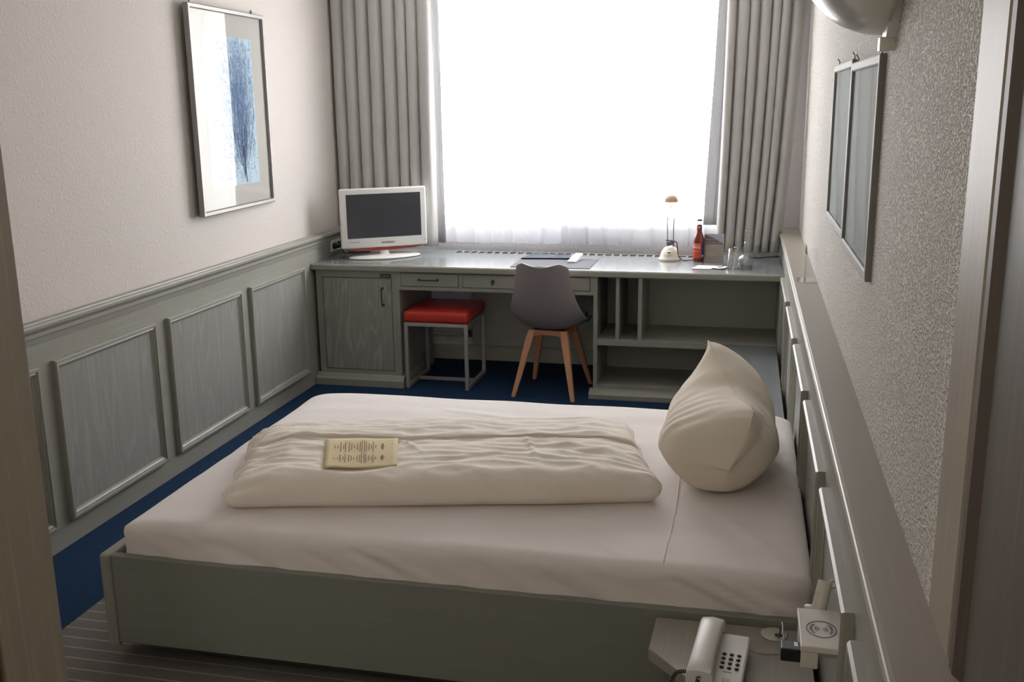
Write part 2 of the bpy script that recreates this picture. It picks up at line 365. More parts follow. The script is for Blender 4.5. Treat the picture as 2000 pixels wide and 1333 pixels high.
# wainscot right with ledge
w = thing('trim_2', 'grey-green limed wood wainscot and wide ledge along the right wall', None, (2.85, 0, 0), kind='structure')
obj('backing_board', bbox(2.812, 2.883, -2.60, YB, 0, .885), wood_y, w)
lp = [(2.93, .885), (2.812, .885), (2.809, .880), (2.804, .884), (2.803, .893), (2.799, .900), (2.795, .903), (2.794, .912), (2.797, .918), (2.800, .9195), (2.8005, .922), (2.804, .9285), (2.810, .929), (2.93, .929)]
obj('ledge', prism(B(), lp, 'y', -2.60, YB), ledge_m, w, smooth=True, autos=30)
for y0, y1 in ((2.10, 2.74), (1.32, 2.02), (.535, 1.207), (-.245, .431), (-1.018, -.355), (-1.780, -1.130), (-2.50, -1.882)):
    if y0 > 2.05: z0_, z1_ = .79, .85
    else: z0_, z1_ = .10, .758
    if z0_ < .5:
        obj('panel', bbox(2.807, 2.8115, y0+.03, y1-.03, z0_+.03, z1_-.03), panel_z, w)
        obj('panel_moulding', frame_bm(B(), 2.812, y0, y1, z0_, z1_, .038, .024, MOULD, sgn=-1), wood_y, w)

# carpet strip
b = bbox(.413, 3.1, -4.4, -.62, .0005, .007)
m, ns, ln, p = newmat('striped_carpet')
tc = N(ns, 'ShaderNodeTexCoord'); sx = N(ns, 'ShaderNodeSeparateXYZ'); ln.new(tc.outputs['Object'], sx.inputs[0])
mo = N(ns, 'ShaderNodeMath', operation='FLOORED_MODULO'); mo.inputs[1].default_value = .056; ln.new(sx.outputs['Y'], mo.inputs[0])
lt = N(ns, 'ShaderNodeMath', operation='LESS_THAN'); lt.inputs[1].default_value = .007; ln.new(mo.outputs[0], lt.inputs[0])
nz = N(ns, 'ShaderNodeTexNoise', Scale=150.0, Detail=4.0); ln.new(tc.outputs['Object'], nz.inputs['Vector'])
mx = N(ns, 'ShaderNodeMix', data_type='RGBA'); mx.inputs['A'].default_value = (.13, .12, .11, 1); mx.inputs['B'].default_value = (.18, .165, .15, 1); ln.new(nz.outputs['Fac'], mx.inputs['Factor'])
m2 = N(ns, 'ShaderNodeMix', data_type='RGBA'); m2.inputs['B'].default_value = (.30, .28, .25, 1); ln.new(mx.outputs['Result'], m2.inputs['A']); ln.new(lt.outputs[0], m2.inputs['Factor'])
ln.new(m2.outputs['Result'], p.inputs['Base Color']); p.inputs['Roughness'].default_value = .8
bb = N(ns, 'ShaderNodeBump', Strength=.5, Distance=.002); ln.new(lt.outputs[0], bb.inputs['Height']); ln.new(bb.outputs['Normal'], p.inputs['Normal'])
tag(obj('carpet_runner', b, m), 'dark grey runner with thin pale stripes on the floor at the foot of the bed', 'carpet')

# ------------------------------------------------------------ under-desk wall pieces
struct('baseboard_back', bbox(.0, 2.81, 2.825, YB, 0, .105, bev=.003), paint_w)
r = thing('radiator', 'flat pale grey radiator panel on the wall under the desk', 'radiator', (1.28, 2.79, .12))
obj('cover_panel', bbox(.83, 1.735, 2.76, 2.80, .12, .64, bev=.006), paint_w, r)
for x in (.93, 1.5): obj('wall_bracket', bbox(x, x+.07, 2.80, YB, .3, .34), paint_w, r)
hp = thing('heating_pipe', 'thin painted heating pipe with dark valve low on the wall behind the stool', 'pipe', (.65, 2.8, .175))
obj('pipe', tube(B(), [(.0, 2.80, .178), (.80, 2.80, .178)], .009), paint_w, hp, True)
b = tube(B(), [(.775, 2.80, .178), (.829, 2.80, .178)], .013); tube(b, [(.80, 2.80, .178), (.80, 2.80, .215)], .010); obj('valve', b, pewter, hp, True)

# ------------------------------------------------------------ desk: cabinets and worktop
DF = 2.10   # carcass front
c = thing('minibar_cabinet', 'left desk cabinet with one tall grained door and a small badge', 'cabinet', (.28, 2.45, 0))
b = B(); box(b, .022, .04, DF, 2.74, .07, .722); box(b, .535, .56, DF, 2.74, .07, .722); box(b, .04, .535, 2.70, 2.72, .07, .722); box(b, .04, .535, DF, 2.70, .07, .088); box(b, .04, .535, DF+.02, 2.70, .704, .722)
box(b, .04, .062, DF, DF+.02, .088, .722); box(b, .513, .535, DF, DF+.02, .088, .722); box(b, .062, .513, DF+.0005, DF+.02, .678, .722); box(b, .062, .513, DF+.0005, DF+.02, .088, .096)
obj('carcass', b, wood_z, c)
prof = [(DF+.01, .0), (DF-.045, 0), (DF-.045, .042), (DF-.038, .048), (DF-.030, .050), (DF-.022, .062), (DF-.008, .070), (DF+.01, .070)]
b = prism(B(), prof, 'x', .005, .578); prism(b, [(2.7, 0), (DF, 0), (DF, .07), (2.7, .07)], 'x', .55, .578)
obj('plinth', b, wood_x, c)
dr = obj('door', bbox(.066, .509, DF-.002, DF+.016, .100, .674, bev=.002), door_z, c)
def pull(p0, p1, r=.0045, out=.022):
    p0, p1 = Vector(p0), Vector(p1); e = (p1-p0).normalized(); o = Vector((0, -out, 0))
    b = tube(B(), bez([p0, p0+o*.7, p0+o+e*.01, p1+o-e*.01, p1+o*.7, p1], 24), r, 8)
    for p in (p0, p1):
        q = lathe(B(), [(0, 0), (.009, 0), (.009, .003), (.005, .005), (0, .005)], seg=12); bmesh.ops.rotate(q, verts=q.verts, cent=(0, 0, 0), matrix=Matrix.Rotation(PI/2, 3, 'X')); bmesh.ops.translate(q, verts=q.verts, vec=p); join(b, q)
    return b
obj('handle', pull((.455, DF-.002, .512), (.452, DF-.002, .615)), pewter, dr, True)
bd = obj('badge', bbox(.442, .508, DF-.003, DF+.001, .682, .704, bev=.001), dark_pl, c)
tx = face_text('MINI', .016, (.475, DF-.0035, .693), (1, 0, 0), (0, 0, 1)) if False else None
b = B()
for i in range(6): box(b, .450+i*.009, .455+i*.009, DF-.0038, DF-.003, .686+(i % 2)*.002, .699)
obj('badge_marks', b, alu, bd)

u = thing('drawer_unit', 'two shallow desk drawers under the worktop beside the left cabinet', 'drawers', (1.15, 2.4, .61))
b = B(); box(b, .56, 1.748, DF, DF+.02, .61, .632); box(b, .56, .572, DF, DF+.02, .632, .722); box(b, .935, .960, DF, DF+.02, .632, .722); box(b, 1.728, 1.748, DF, DF+.02, .632, .722); box(b, .572, 1.728, DF, DF+.02, .716, .722)
box(b, .56, 1.748, DF+.02, 2.55, .61, .618); box(b, .56, 1.748, 2.53, 2.55, .618, .722)
obj('frame', b, wood_x, u)
d1 = obj('drawer', bbox(.575, .932, DF-.004, DF+.3, .635, .713, bev=.002), wood_x, u); obj('handle', pull((.690, DF-.004, .676), (.805, DF-.004, .676)), pewter, d1, True)
d2 = obj('drawer', bbox(.963, 1.334, DF-.004, DF+.3, .635, .713, bev=.002), wood_x, u)
q = lathe(B(), [(0, -.006), (.006, -.006), (.011, -.002), (.011, .0)], seg=16); bmesh.ops.rotate(q, verts=q.verts, cent=(0, 0, 0), matrix=Matrix.Rotation(-PI/2, 3, 'X')); bmesh.ops.translate(q, verts=q.verts, vec=(1.146, DF-.004, .676))
for v in q.verts: v.co.y = 2*(DF-.004)-v.co.y if v.co.y > DF-.004 else v.co.y
box(q, 1.1435, 1.1485, DF-.022, DF-.008, .655, .682, bev=.001)
obj('lock_and_key', q, pewter, d2, True)
d3 = obj('drawer', bbox(1.340, 1.725, DF-.004, DF+.3, .635, .713, bev=.002), wood_x, u); obj('handle', pull((1.475, DF-.004, .676), (1.59, DF-.004, .676)), pewter, d3, True)

sh = thing('shelf_unit', 'open desk shelf unit with two upright slots on the right of the chair', 'shelf', (2.28, 2.4, 0))
obj('side_panel', bbox(1.748, 1.771, DF-.008, 2.56, .05, .722), wood_z, sh)
obj('back_panel', bbox(1.771, 2.79, 2.545, 2.56, .05, .722), inner_m, sh)
obj('end_panel', bbox(2.79, 2.806, DF, 2.56, 0, .722), inner_m, sh)
obj('divider', bbox(1.877, 1.897, DF-.004, 2.545, .352, .722), wood_z, sh)
obj('divider', bbox(2.006, 2.028, DF-.004, 2.545, .352, .722), wood_z, sh)
obj('shelf_board', bbox(1.771, 2.79, DF-.008, 2.545, .316, .352, bev=.002), wood_x, sh)
obj('bottom_board', bbox(1.771, 2.79, DF-.006, 2.545, .05, .072), wood_x, sh)
prof2 = [(DF+.01, .0), (DF-.055, 0), (DF-.055, .028), (DF-.048, .034), (DF-.038, .036), (DF-.030, .046), (DF-.012, .052), (DF+.01, .052)]
obj('plinth', prism(B(), prof2, 'x', 1.728, 2.42), wood_x, sh)

wt = thing('worktop', 'long grey lacquered desk worktop under the window with a slotted grille', 'worktop', (1.4, 2.4, .724))
GX0, GX1, GY0, GY1 = .745, 2.40, 2.655, 2.730
b = B(); z0, z1 = .724, .759
box(b, .004, 2.810, DF-.010, GY0, z0, z1); box(b, .004, 2.810, GY1, 2.80, z0, z1); box(b, .004, GX0, GY0, GY1, z0, z1); box(b, GX1, 2.810, GY0, GY1, z0, z1)
obj('top_board', b, top_m, wt)
obj('front_edge', prism(B(), [(DF-.010, .7215), (DF-.022, .7215), (DF-.026, .727), (DF-.026, .752), (DF-.020, .7595), (DF-.010, .7595)], 'x', .004, 2.810), wood_x, wt)
slat_m = plain('grille_grey', (.24, .25, .25), .6); n = 32; step = (GX1-GX0)/n
b = B(); box(b, GX0-.006, GX1+.006, GY0-.006, GY0+.002, .757, .7597); box(b, GX0-.006, GX1+.006, GY1-.002, GY1+.006, .757, .7597); g = obj('vent_grille', b, slat_m, wt)
sl = bbox(-.0065, .0065, GY0-2.4, GY1-2.4, .7536-.724, .760-.724, bev=.001); me = None
for i in range(n+1):
    if me is None: o = obj('slat', sl, slat_m, wt, local=True); me = o.data; o.location.x = GX0-1.4
    else:
        o = bpy.data.objects.new('slat', me); C.objects.link(o); o.parent = wt; o.location.x = GX0+i*step-1.4
obj('vent_slot_shade', bbox(GX0-.001, GX1+.001, GY0-.001, GY1+.001, .728, .7535), plain('vent_shadow_brown', (.09, .085, .08), .8), wt)  # brown fill close under the slats, paints the shade inside the slots

bn = thing('low_bench', 'smooth low grey built-in bench beside the right wall between bed and shelf unit', 'bench', (2.6, 1.3, 0))
obj('top_board', bbox(2.43, 2.786, .43, DF-.010, .322, .352, bev=.002), top_m, bn)
b = B(); box(b, 2.44, 2.46, .44, DF-.06, 0, .322); box(b, 2.46, 2.78, .44, .46, 0, .322); obj('carcass', b, wood_z, bn)

# ------------------------------------------------------------ television
tv = thing('television', 'white flat television on an oval stand at the left end of the worktop', 'television', (.36, 2.42, .76), (0, 0, .60))
TW, TH = .557, .372
def R2(b, t=-.013):   # tilt about x
    bmesh.ops.rotate(b, verts=b.verts, cent=(0, 0, .25), matrix=Matrix.Rotation(t, 3, 'X')); return b
b = bbox(-TW/2, TW/2, -.018, .05, .066, .066+TH, bev=.012, seg=4)
for v in b.verts:
    if v.co.y > .03: v.co.x *= .82; v.co.z = .25+(v.co.z-.25)*.8; v.co.y += .03
    v.co.z -= .012*max(0, 1-(v.co.x/(TW/2))**2)*(1 if v.co.z < .1 else 0)
hs = obj('housing', R2(b), white_pl, tv, True, True, 35)
scr = plain('screen_glass', (.045, .046, .055), .3, var=.05, coat=.2)
obj('screen', R2(bbox(-.238, .240, -.0195, -.0175, .128, .402)), scr, tv, local=True)
b = B(); prism(b, [(-.26, .064), (.26, .064), (.2, .052), (0, .044), (-.2, .052)], 'y', -.010, .03)
obj('lower_trim', R2(b), plain('translucent_red', (.30, .045, .03), .25), tv, local=True)
obj('neck', lathe(B(), [(.055, .008), (.034, .014), (.026, .03), (.028, .065)], 0, .01, 24, 1.2, .8), white_pl, tv, True, True)
b = lathe(B(), [(0, 0), (.96, 0), (1, .003), (1, .008), (.93, .014), (.5, .019), (0, .021)], 0, -.005, 48); bmesh.ops.scale(b, vec=(.232, .118, 1), verts=b.verts)
obj('stand_base', b, white_pl, tv, True, True, 50)
obj('brand_lettering', R2(face_text('SAMSUNG', .019, (.02, -.0192, .094), (1, 0, 0), (0, 0, 1))), plain('logo_grey', (.08, .08, .09), .4), tv, local=True)
for a0, a1, c0, c1 in ((-.225, -.218, .104, .108), (-.21, -.19, .104, .107), (-.185, -.165, .104, .106), (.262, .266, .098, .106)): obj('status_mark', R2(bbox(a0, a1, -.0192, -.018, c0, c1)), plain('mark_red', (.25, .05, .05), .4), tv, local=True)

# wall sockets with plugs at the far left
sk = thing('wall_socket', 'white double wall socket with black plugs beside the television', 'socket', (0, 2.47, .82))
for k, yy in enumerate((2.43, 2.51)):
    obj('socket_plate', bbox(0, .010, yy-.037, yy+.037, .785, .860, bev=.003), white_pl, sk)
    pb = B(); q = lathe(B(), [(0, 0), (.021, 0), (.021, .012), (.015, .022), (.013, .04), (0, .042)], seg=16)
    bmesh.ops.rotate(q, verts=q.verts, cent=(0, 0, 0), matrix=Matrix.Rotation(PI/2, 3, 'Y')); bmesh.ops.translate(q, verts=q.verts, vec=(.010, yy, .822))
    pl_ = obj('plug', q, dark_pl, sk, True)
    obj('cable', tube(B(), bez([(.05, yy, .822), (.07, yy+.01, .80), (.06, yy+.05, .768), (.10, yy+.10-.05*k, .7655), (.2, yy+.13-.05*k, .7655)]), .0035, 8), dark_pl, pl_, True)

# ------------------------------------------------------------ desk chair (seen from behind)
ch = thing('desk_chair', 'grey-mauve shell chair on splayed wooden legs pushed up to the desk', 'chair', (1.488, 2.19, 0), (0, 0, -.11))
shell_m = plain('mauve_grey_shell', (.27, .232, .24), .45, var=.03)
cen = [(-.262, .815, .150, .06), (-.258, .785, .165, .06), (-.245, .70, .178, .055), (-.228, .62, .196, .05), (-.208, .545, .218, .055), (-.175, .475, .236, .07), (-.11, .412, .240, .085), (-.03, .394, .238, .08), (.06, .400, .232, .055), (.14, .420, .22, .03), (.19, .418, .20, .0), (.21, .400, .175, -.01)]
nv, nu = 36, 24
def cr(t):
    t *= len(cen)-1; i = min(int(t), len(cen)-2); f = t-i
    P = [cen[max(i-1, 0)], cen[i], cen[i+1], cen[min(i+2, len(cen)-1)]]
    return [.5*(2*P[1][k]+(P[2][k]-P[0][k])*f+(2*P[0][k]-5*P[1][k]+4*P[2][k]-P[3][k])*f*f+(3*P[1][k]-P[0][k]-3*P[2][k]+P[3][k])*f**3) for k in range(4)]
def shellpt(v, u, off=0, sc=1):
    y, z, wd, cu = cr(v); y2, z2 = cr(min(v+.01, 1))[:2]; y1, z1 = cr(max(v-.01, 0))[:2]
    ty, tz = y2-y1, z2-z1; l = math.hypot(ty, tz) or 1; ny, nz_ = -tz/l, ty/l      # normal towards the sitter
    a = abs(u)*sc; k = cu*a**2.6+off
    dip = -.020*max(0, 1-v*9)*(math.cos(u*PI)*.5+.5) if v < .11 else 0
    cor = -.030*max(0, 1-v*9)*max(0, abs(u)-.72)/.28 if v < .11 else 0
    return Vector((u*sc*wd*(1-.06*a**4), y+ny*k, z+nz_*k+dip+cor))
def shellbm(v0, v1, off, sc=1):
    bm = B(); g = [[bm.verts.new(shellpt(v0+(v1-v0)*i/nv, -1+2*j/nu, off, sc)) for j in range(nu+1)] for i in range(nv+1)]
    for i in range(nv):
        for j in range(nu): bm.faces.new((g[i][j], g[i][j+1], g[i+1][j+1], g[i+1][j]))
    return bm
o = obj('shell', shellbm(0, 1, 0), shell_m, ch, True, True); md = o.modifiers.new('s', 'SOLIDIFY'); md.thickness = .012; md.offset = 0; md = o.modifiers.new('b', 'SUBSURF'); md.levels = 1; md.render_levels = 1
o = obj('seat_cushion', shellbm(.50, .94, .022, .84), plain('cushion_leatherette', (.13, .11, .118), .5), ch, True, True); md = o.modifiers.new('s', 'SOLIDIFY'); md.thickness = .03; md.offset = 0
beech = wood('beech_legs', 2, (.56, .27, .14), (.64, .33, .18), (.70, .40, .24), rough=.4, streak=.2)
beechx = wood('beech_frame', 0, (.46, .22, .11), (.54, .27, .14), (.6, .33, .19), rough=.4, streak=.2)
def leg(tx, ty, bx, by, w0=.045, w1=.024):
    bm = B(); R = []
    for k, (x, y, z, w) in enumerate(((tx, ty, .393, w0*.8), (tx+(bx-tx)*.12, ty+(by-ty)*.12, .345, w0), (bx, by, 0, w1))):
        R.append([bm.verts.new((x+sx_*w/2, y+sy2*w/2*.8, z)) for sx_, sy2 in ((-1, -1), (1, -1), (1, 1), (-1, 1))])
    for a, b2 in zip(R, R[1:]):
        for i in range(4): bm.faces.new((a[i], a[(i+1) % 4], b2[(i+1) % 4], b2[i]))
    bm.faces.new(R[0][::-1]); bm.faces.new(R[-1]); bmesh.ops.bevel(bm, geom=[e for e in bm.edges], offset=.003, segments=2, affect='EDGES'); return bm
for sx_ in (-1, 1):
    for sy2 in (-1, 1): obj('leg', leg(sx_*.098, sy2*.090, sx_*.183, sy2*.205), beech, ch, local=True)
for sy2 in (-1, 1):
    pts = [(-.10, .392), (-.10, .345), (-.085, .350), (-.06, .362), (0, .366), (.06, .362), (.085, .350), (.10, .345), (.10, .392)]
    obj('cross_rail', prism(B(), pts, 'y', sy2*.09-.011, sy2*.09+.011), beechx, ch, local=True)
for sx_ in (-1, 1): obj('cross_rail', bbox(sx_*.098-.011, sx_*.098+.011, -.08, .08, .352, .392, bev=.002), beechx, ch, local=True)
obj('mounting_plate', bbox(-.08, .08, -.08, .08, .380, .392), dark_pl, ch, local=True)

# ------------------------------------------------------------ stool
st = thing('stool', 'square stool with bright red padded seat and steel frame under the desk', 'stool', (.790, 2.29, 0))
red = plain('red_leatherette', (.52, .032, .020), .45, var=.03)
obj('seat_cushion', rbox(.584, .992, 2.075, 2.52, .412, .482, (.022, .022, .022), 30, 30, 8, lambda p: Vector((p.x, p.y, p.z+(.010*(1-((p.x-.788)/.21)**2)*(1-((p.y-2.3)/.225)**2) if p.z > .45 else 0)))), red, st, True)
t_ = .022
for x in (.588, .966):
    for y in (2.08, 2.49): obj('leg', bbox(x, x+t_, y, y+t_, 0, .390, bev=.002), chrome, st)
    obj('floor_bar', bbox(x, x+t_, 2.08+t_, 2.49, 0, t_, bev=.002), chrome, st)
    obj('seat_rail', bbox(x, x+t_, 2.08, 2.49+t_, .390, .412, bev=.002), chrome, st)
obj('cross_bar', bbox(.588+t_, .966, 2.28, 2.30, 0, .02, bev=.002), chrome, st)
for y in (2.08, 2.49): obj('seat_rail', bbox(.588+t_, .966, y, y+t_, .390, .412, bev=.002), chrome, st)

# ------------------------------------------------------------ bed
bd = thing('bed', 'wide low grey-green wooden bed frame under the white mattress', 'bed', (1.75, -.35, 0))
obj('side_rail', bbox(.728, 2.785, -1.105, -1.078, .075, .368, bev=.003), bed_m, bd)
obj('side_rail', bbox(.728, 2.785, .380, .405, .075, .345, bev=.003), bed_m, bd)
obj('footboard', bbox(.690, .728, -1.112, .405, .060, .372, bev=.010, seg=3), wood_z, bd)
obj('headboard', bbox(2.765, 2.787, -1.078, .380, .075, .345, bev=.003), bed_m, bd)
obj('slat_base', bbox(.728, 2.765, -1.078, .380, .24, .30), inner_m, bd)
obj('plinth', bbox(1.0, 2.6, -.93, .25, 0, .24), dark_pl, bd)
def md_(p):
    q = p.copy(); top = max(0, (p.z-.40)/.08)
    a = noise.noise(Vector((p.x*3.0, p.y*5, 1)))*.006+noise.noise(Vector((p.x*1.2, p.y*9, 5)))*.003
    q.z += a*top
    if p.z < .455:
        e = 0
        if p.y < -1.0: e = noise.noise(Vector((p.x*14+p.z*30, 2, p.z*9)))*.010+abs(noise.noise(Vector((p.x*9+p.z*22, 7, 0))))*.022*max(0, (p.x-1.9)/.8); q.y += e-.002
        if p.x < .85: q.x += noise.noise(Vector((p.y*12, 3, p.z*9)))*.005
    # long diagonal tension creases near the far edge and near corners
    for (x0, y0, x1, y1, s, h) in ((1.35, .20, 2.1, .02, .022, .006), (1.0, -.72, 2.0, -1.03, .05, .003), (2.15, -.55, 2.72, -1.0, .03, .004), (2.5, -.62, 2.76, -1.05, .02, .005), (2.02, -.82, 2.30, -1.04, .014, .005), (2.02, -.80, 2.25, -.84, .012, .004), (1.98, -.85, 1.93, -1.05, .012, .004), (1.3, -.98, 1.38, -1.07, .012, .004), (1.6, -.86, 1.5, -1.06, .02, .003)):
        dx, dy = x1-x0, y1-y0; L = math.hypot(dx, dy); t = ((p.x-x0)*dx+(p.y-y0)*dy)/L/L
        if -.1 < t < 1.1:
            dd = ((p.x-x0)*dy-(p.y-y0)*dx)/L; q.z += h*math.exp(-(dd/s)**2)*math.sin(max(0, min(1, t))*PI)*top
    # near left corner slopes down
    cx = max(0, 1.05-p.x)/.3; q.z -= .020*min(1, cx)**2*top
    return q
mt = thing('mattress', 'thick mattress in a smooth white fitted sheet on the bed', 'mattress', (1.75, -.35, .3))
mb = rbox(.745, 2.797, -1.082, .378, .300, .482, (.10, .040, .034), 170, 130, 14, md_)
BV_M = BVHTree.FromBMesh(mb)
def zon(bvh, x, y, top=2.0):
    h = bvh.ray_cast(Vector((x, y, top)), Vector((0, 0, -1))); return h[0].z if h[0] else None
seam = []
for i in range(80):
    y = .33-1.385*i/79
    h = BV_M.ray_cast(Vector((2.406+.004*math.sin(y*7), y, 2)), Vector((0, 0, -1)))
    if h[0]: seam.append(h[0]+Vector((0, 0, .0005)))
obj('fitted_sheet', mb, sheet_m, mt, True)
obj('sheet_hem', tube(B(), seam, .0028, 6), sheet_m, mt, True)

# duvet, local frame u along its length, w from the near edge
DA = math.atan2(.31, 1.31); dv = thing('duvet', 'folded cream striped duvet lying across the middle of the bed', 'duvet', (1.046, -.990, .478), (0, 0, DA))
DL, DW, DH = 1.345, .705, .118
def dd(p):
    q = p.copy(); u, w_, z = p
    top = max(0, min(1, (z-.03)/.07))
    far = max(0, min(1, (w_-.29)/.4)); q.z -= .028*far*top                        # flatter at the far side
    q.z += top*(noise.noise(Vector((u*2.2, w_*5, 3)))*.008+(.5-abs(noise.noise(Vector((u*6+w_*5, w_*17, 9)))))*.012-.006+noise.noise(Vector((u*22, w_*30, 2)))*.0018)
    e = max(0, 1-u/.16); q.x += noise.noise(Vector((w_*11, z*14, 1)))*.030*e; q.z += noise.noise(Vector((u*8, w_*26, 6)))*.020*e*top; q.z -= .030*e*top
    e2 = max(0, (u-DL+.14)/.14); q.z -= .030*e2*top; q.x += noise.noise(Vector((w_*7, z*9, 4)))*.016*e2
    q.x += -.03*e*max(0, 1-w_/.3)+.02*e2*max(0, 1-w_/.3)
    q.x += (-.055*(w_/DW)+.030*(1-w_/DW))*(1-u/DL)
    q.y += noise.noise(Vector((u*2.5, 5, z*3)))*.012*(1 if w_ < .2 or w_ > .5 else .3)
    for (x0, y0, x1, y1, s, h) in ((.50, .42, .62, .20, .012, .007), (.45, .30, .70, .36, .012, .006), (.95, .45, .98, .08, .010, .007), (1.0, .33, 1.25, .22, .015, .007), (.12, .46, .33, .36, .012, .007), (.05, .35, .30, .30, .014, .008), (.02, .18, .22, .24, .014, .008), (.7, .22, 1.05, .18, .016, .006), (.60, .14, .92, .20, .012, -.006), (1.02, .28, 1.3, .12, .014, -.006)):
        dx, dy = x1-x0, y1-y0; L = math.hypot(dx, dy); t = ((u-x0)*dx+(w_-y0)*dy)/L/L
        if -.1 < t < 1.1:
            g_ = ((u-x0)*dy-(w_-y0)*dx)/L; q.z += h*math.exp(-(g_/s)**2)*math.sin(max(0, min(1, t))*PI)*top
    if q.z < 0.004: q.z = max(q.z, 0.0)
    return q
db = rbox(0, DL, 0, DW, 0, DH, (.045, .075, .055), 190, 100, 12, dd)
BV_D = BVHTree.FromBMesh(db)
obj('cover', db, duvet_m, dv, True, True)
# folded-over flap on the far part
fb = B(); nu_, nw_ = 150, 34; G = []
def flap_edge(u): return .415-.050*(u/DL)+.004*math.sin(u*9)+.003*math.sin(u*23)
for i in range(nu_+1):
    u_ = .015+(DL-.03)*i/nu_; row = []
    for j in range(nw_+1):
        w_ = flap_edge(u_)+(DW-.03-flap_edge(u_))*j/nw_; z = zon(BV_D, u_, w_) or .03
        ed = min(1, j/2.5); endm = min(1, min(u_-.015, DL-.015-u_)/.02+.15)
        lift = (.010+.006*noise.noise(Vector((u_*6, 1, w_*8)))+.004*noise.noise(Vector((u_*18, 4, w_*22))))*(1-.5*j/nw_)
        row.append(fb.verts.new((u_, w_, z+.0025+lift*(.55+.45*ed)*endm)))
    G.append(row)
for i in range(nu_):
    for j in range(nw_): fb.faces.new((G[i][j], G[i+1][j], G[i+1][j+1], G[i][j+1]))
# turned-under lip
lip = [fb.verts.new((r_[0].co.x, r_[0].co.y+.004, r_[0].co.z-.010)) for r_ in G]
for i in range(nu_): fb.faces.new((G[i][0], lip[i], lip[i+1], G[i+1][0]))
obj('folded_flap', fb, duvet_m, dv, True, True)

# the yellow card on the duvet
M_d = Matrix.Translation((1.046, -.990, .478)) @ Matrix.Rotation(DA, 4, 'Z'); Mi = M_d.inverted()
def dz(x, y):
    l = Mi @ Vector((x, y, 0)); z = zon(BV_D, l.x, l.y); return (M_d @ Vector((l.x, l.y, z if z is not None else 0))).z
PC = [Vector((1.330, -.848)), Vector((1.545, -.770)), Vector((1.455, -.500)), Vector((1.215, -.560))]   # BL BR TR TL
def pxy(s, t): return PC[0]*(1-s)*(1-t)+PC[1]*s*(1-t)+PC[2]*s*t+PC[3]*(1-s)*t
pc = Vector((1.385, -.67, .585))
lg = thing('note_card', 'pale yellow printed card lying on the folded duvet', 'card', pc)
def conform(s0, s1, t0, t1, ns_, nt_, off, bm=None, th=.0006):
    bm = bm or B(); g = []
    for i in range(ns_+1):
        row = []
        for j in range(nt_+1):
            s, t = s0+(s1-s0)*i/ns_, t0+(t1-t0)*j/nt_; q = pxy(s, t)
            # stiff paper: average height of the cloth around
            z = sum(dz(q.x+a*.03, q.y+b_*.03) for a in (-1, 0, 1) for b_ in (-1, 0, 1))/9
            z = max(z, dz(q.x, q.y)) if False else z
            row.append(bm.verts.new((q.x, q.y, z+off+.004+.003*math.sin(s*5+1)*(1-t))))
        g.append(row)
    for i in range(ns_):
        for j in range(nt_): bm.faces.new((g[i][j], g[i+1][j], g[i+1][j+1], g[i][j+1]))
    return bm
ybm = conform(0, 1, 0, 1, 14, 16, .001)
o = obj('paper', ybm, plain('yellow_paper', (.66, .55, .33), .8, var=.03), lg, True); md = o.modifiers.new('s', 'SOLIDIFY'); md.thickness = .001
b = B()
A1 = [(.135, .09), (.18, .09), (.215, .36), (.255, .18), (.28, .42), (.33, .36), (.365, .25), (.40, .10), (.445, .26), (.48, .38), (.505, .48), (.54, .48), (.565, .42), (.60, .28), (.635, .14), (.66, .42), (.695, .14), (.77, .14), (.785, .26), (.80, .22), (.82, .05)]
for (t0, sc_) in ((.66, 1.0), (.27, .62)):
    for s, l in A1:
        conform(s+.0, s+.0095, t0-l*sc_*.5, t0+l*sc_*.5, 1, 4, .0022, b)
obj('printed_lines', b, plain('print_brown', (.16, .115, .06), .8), lg)

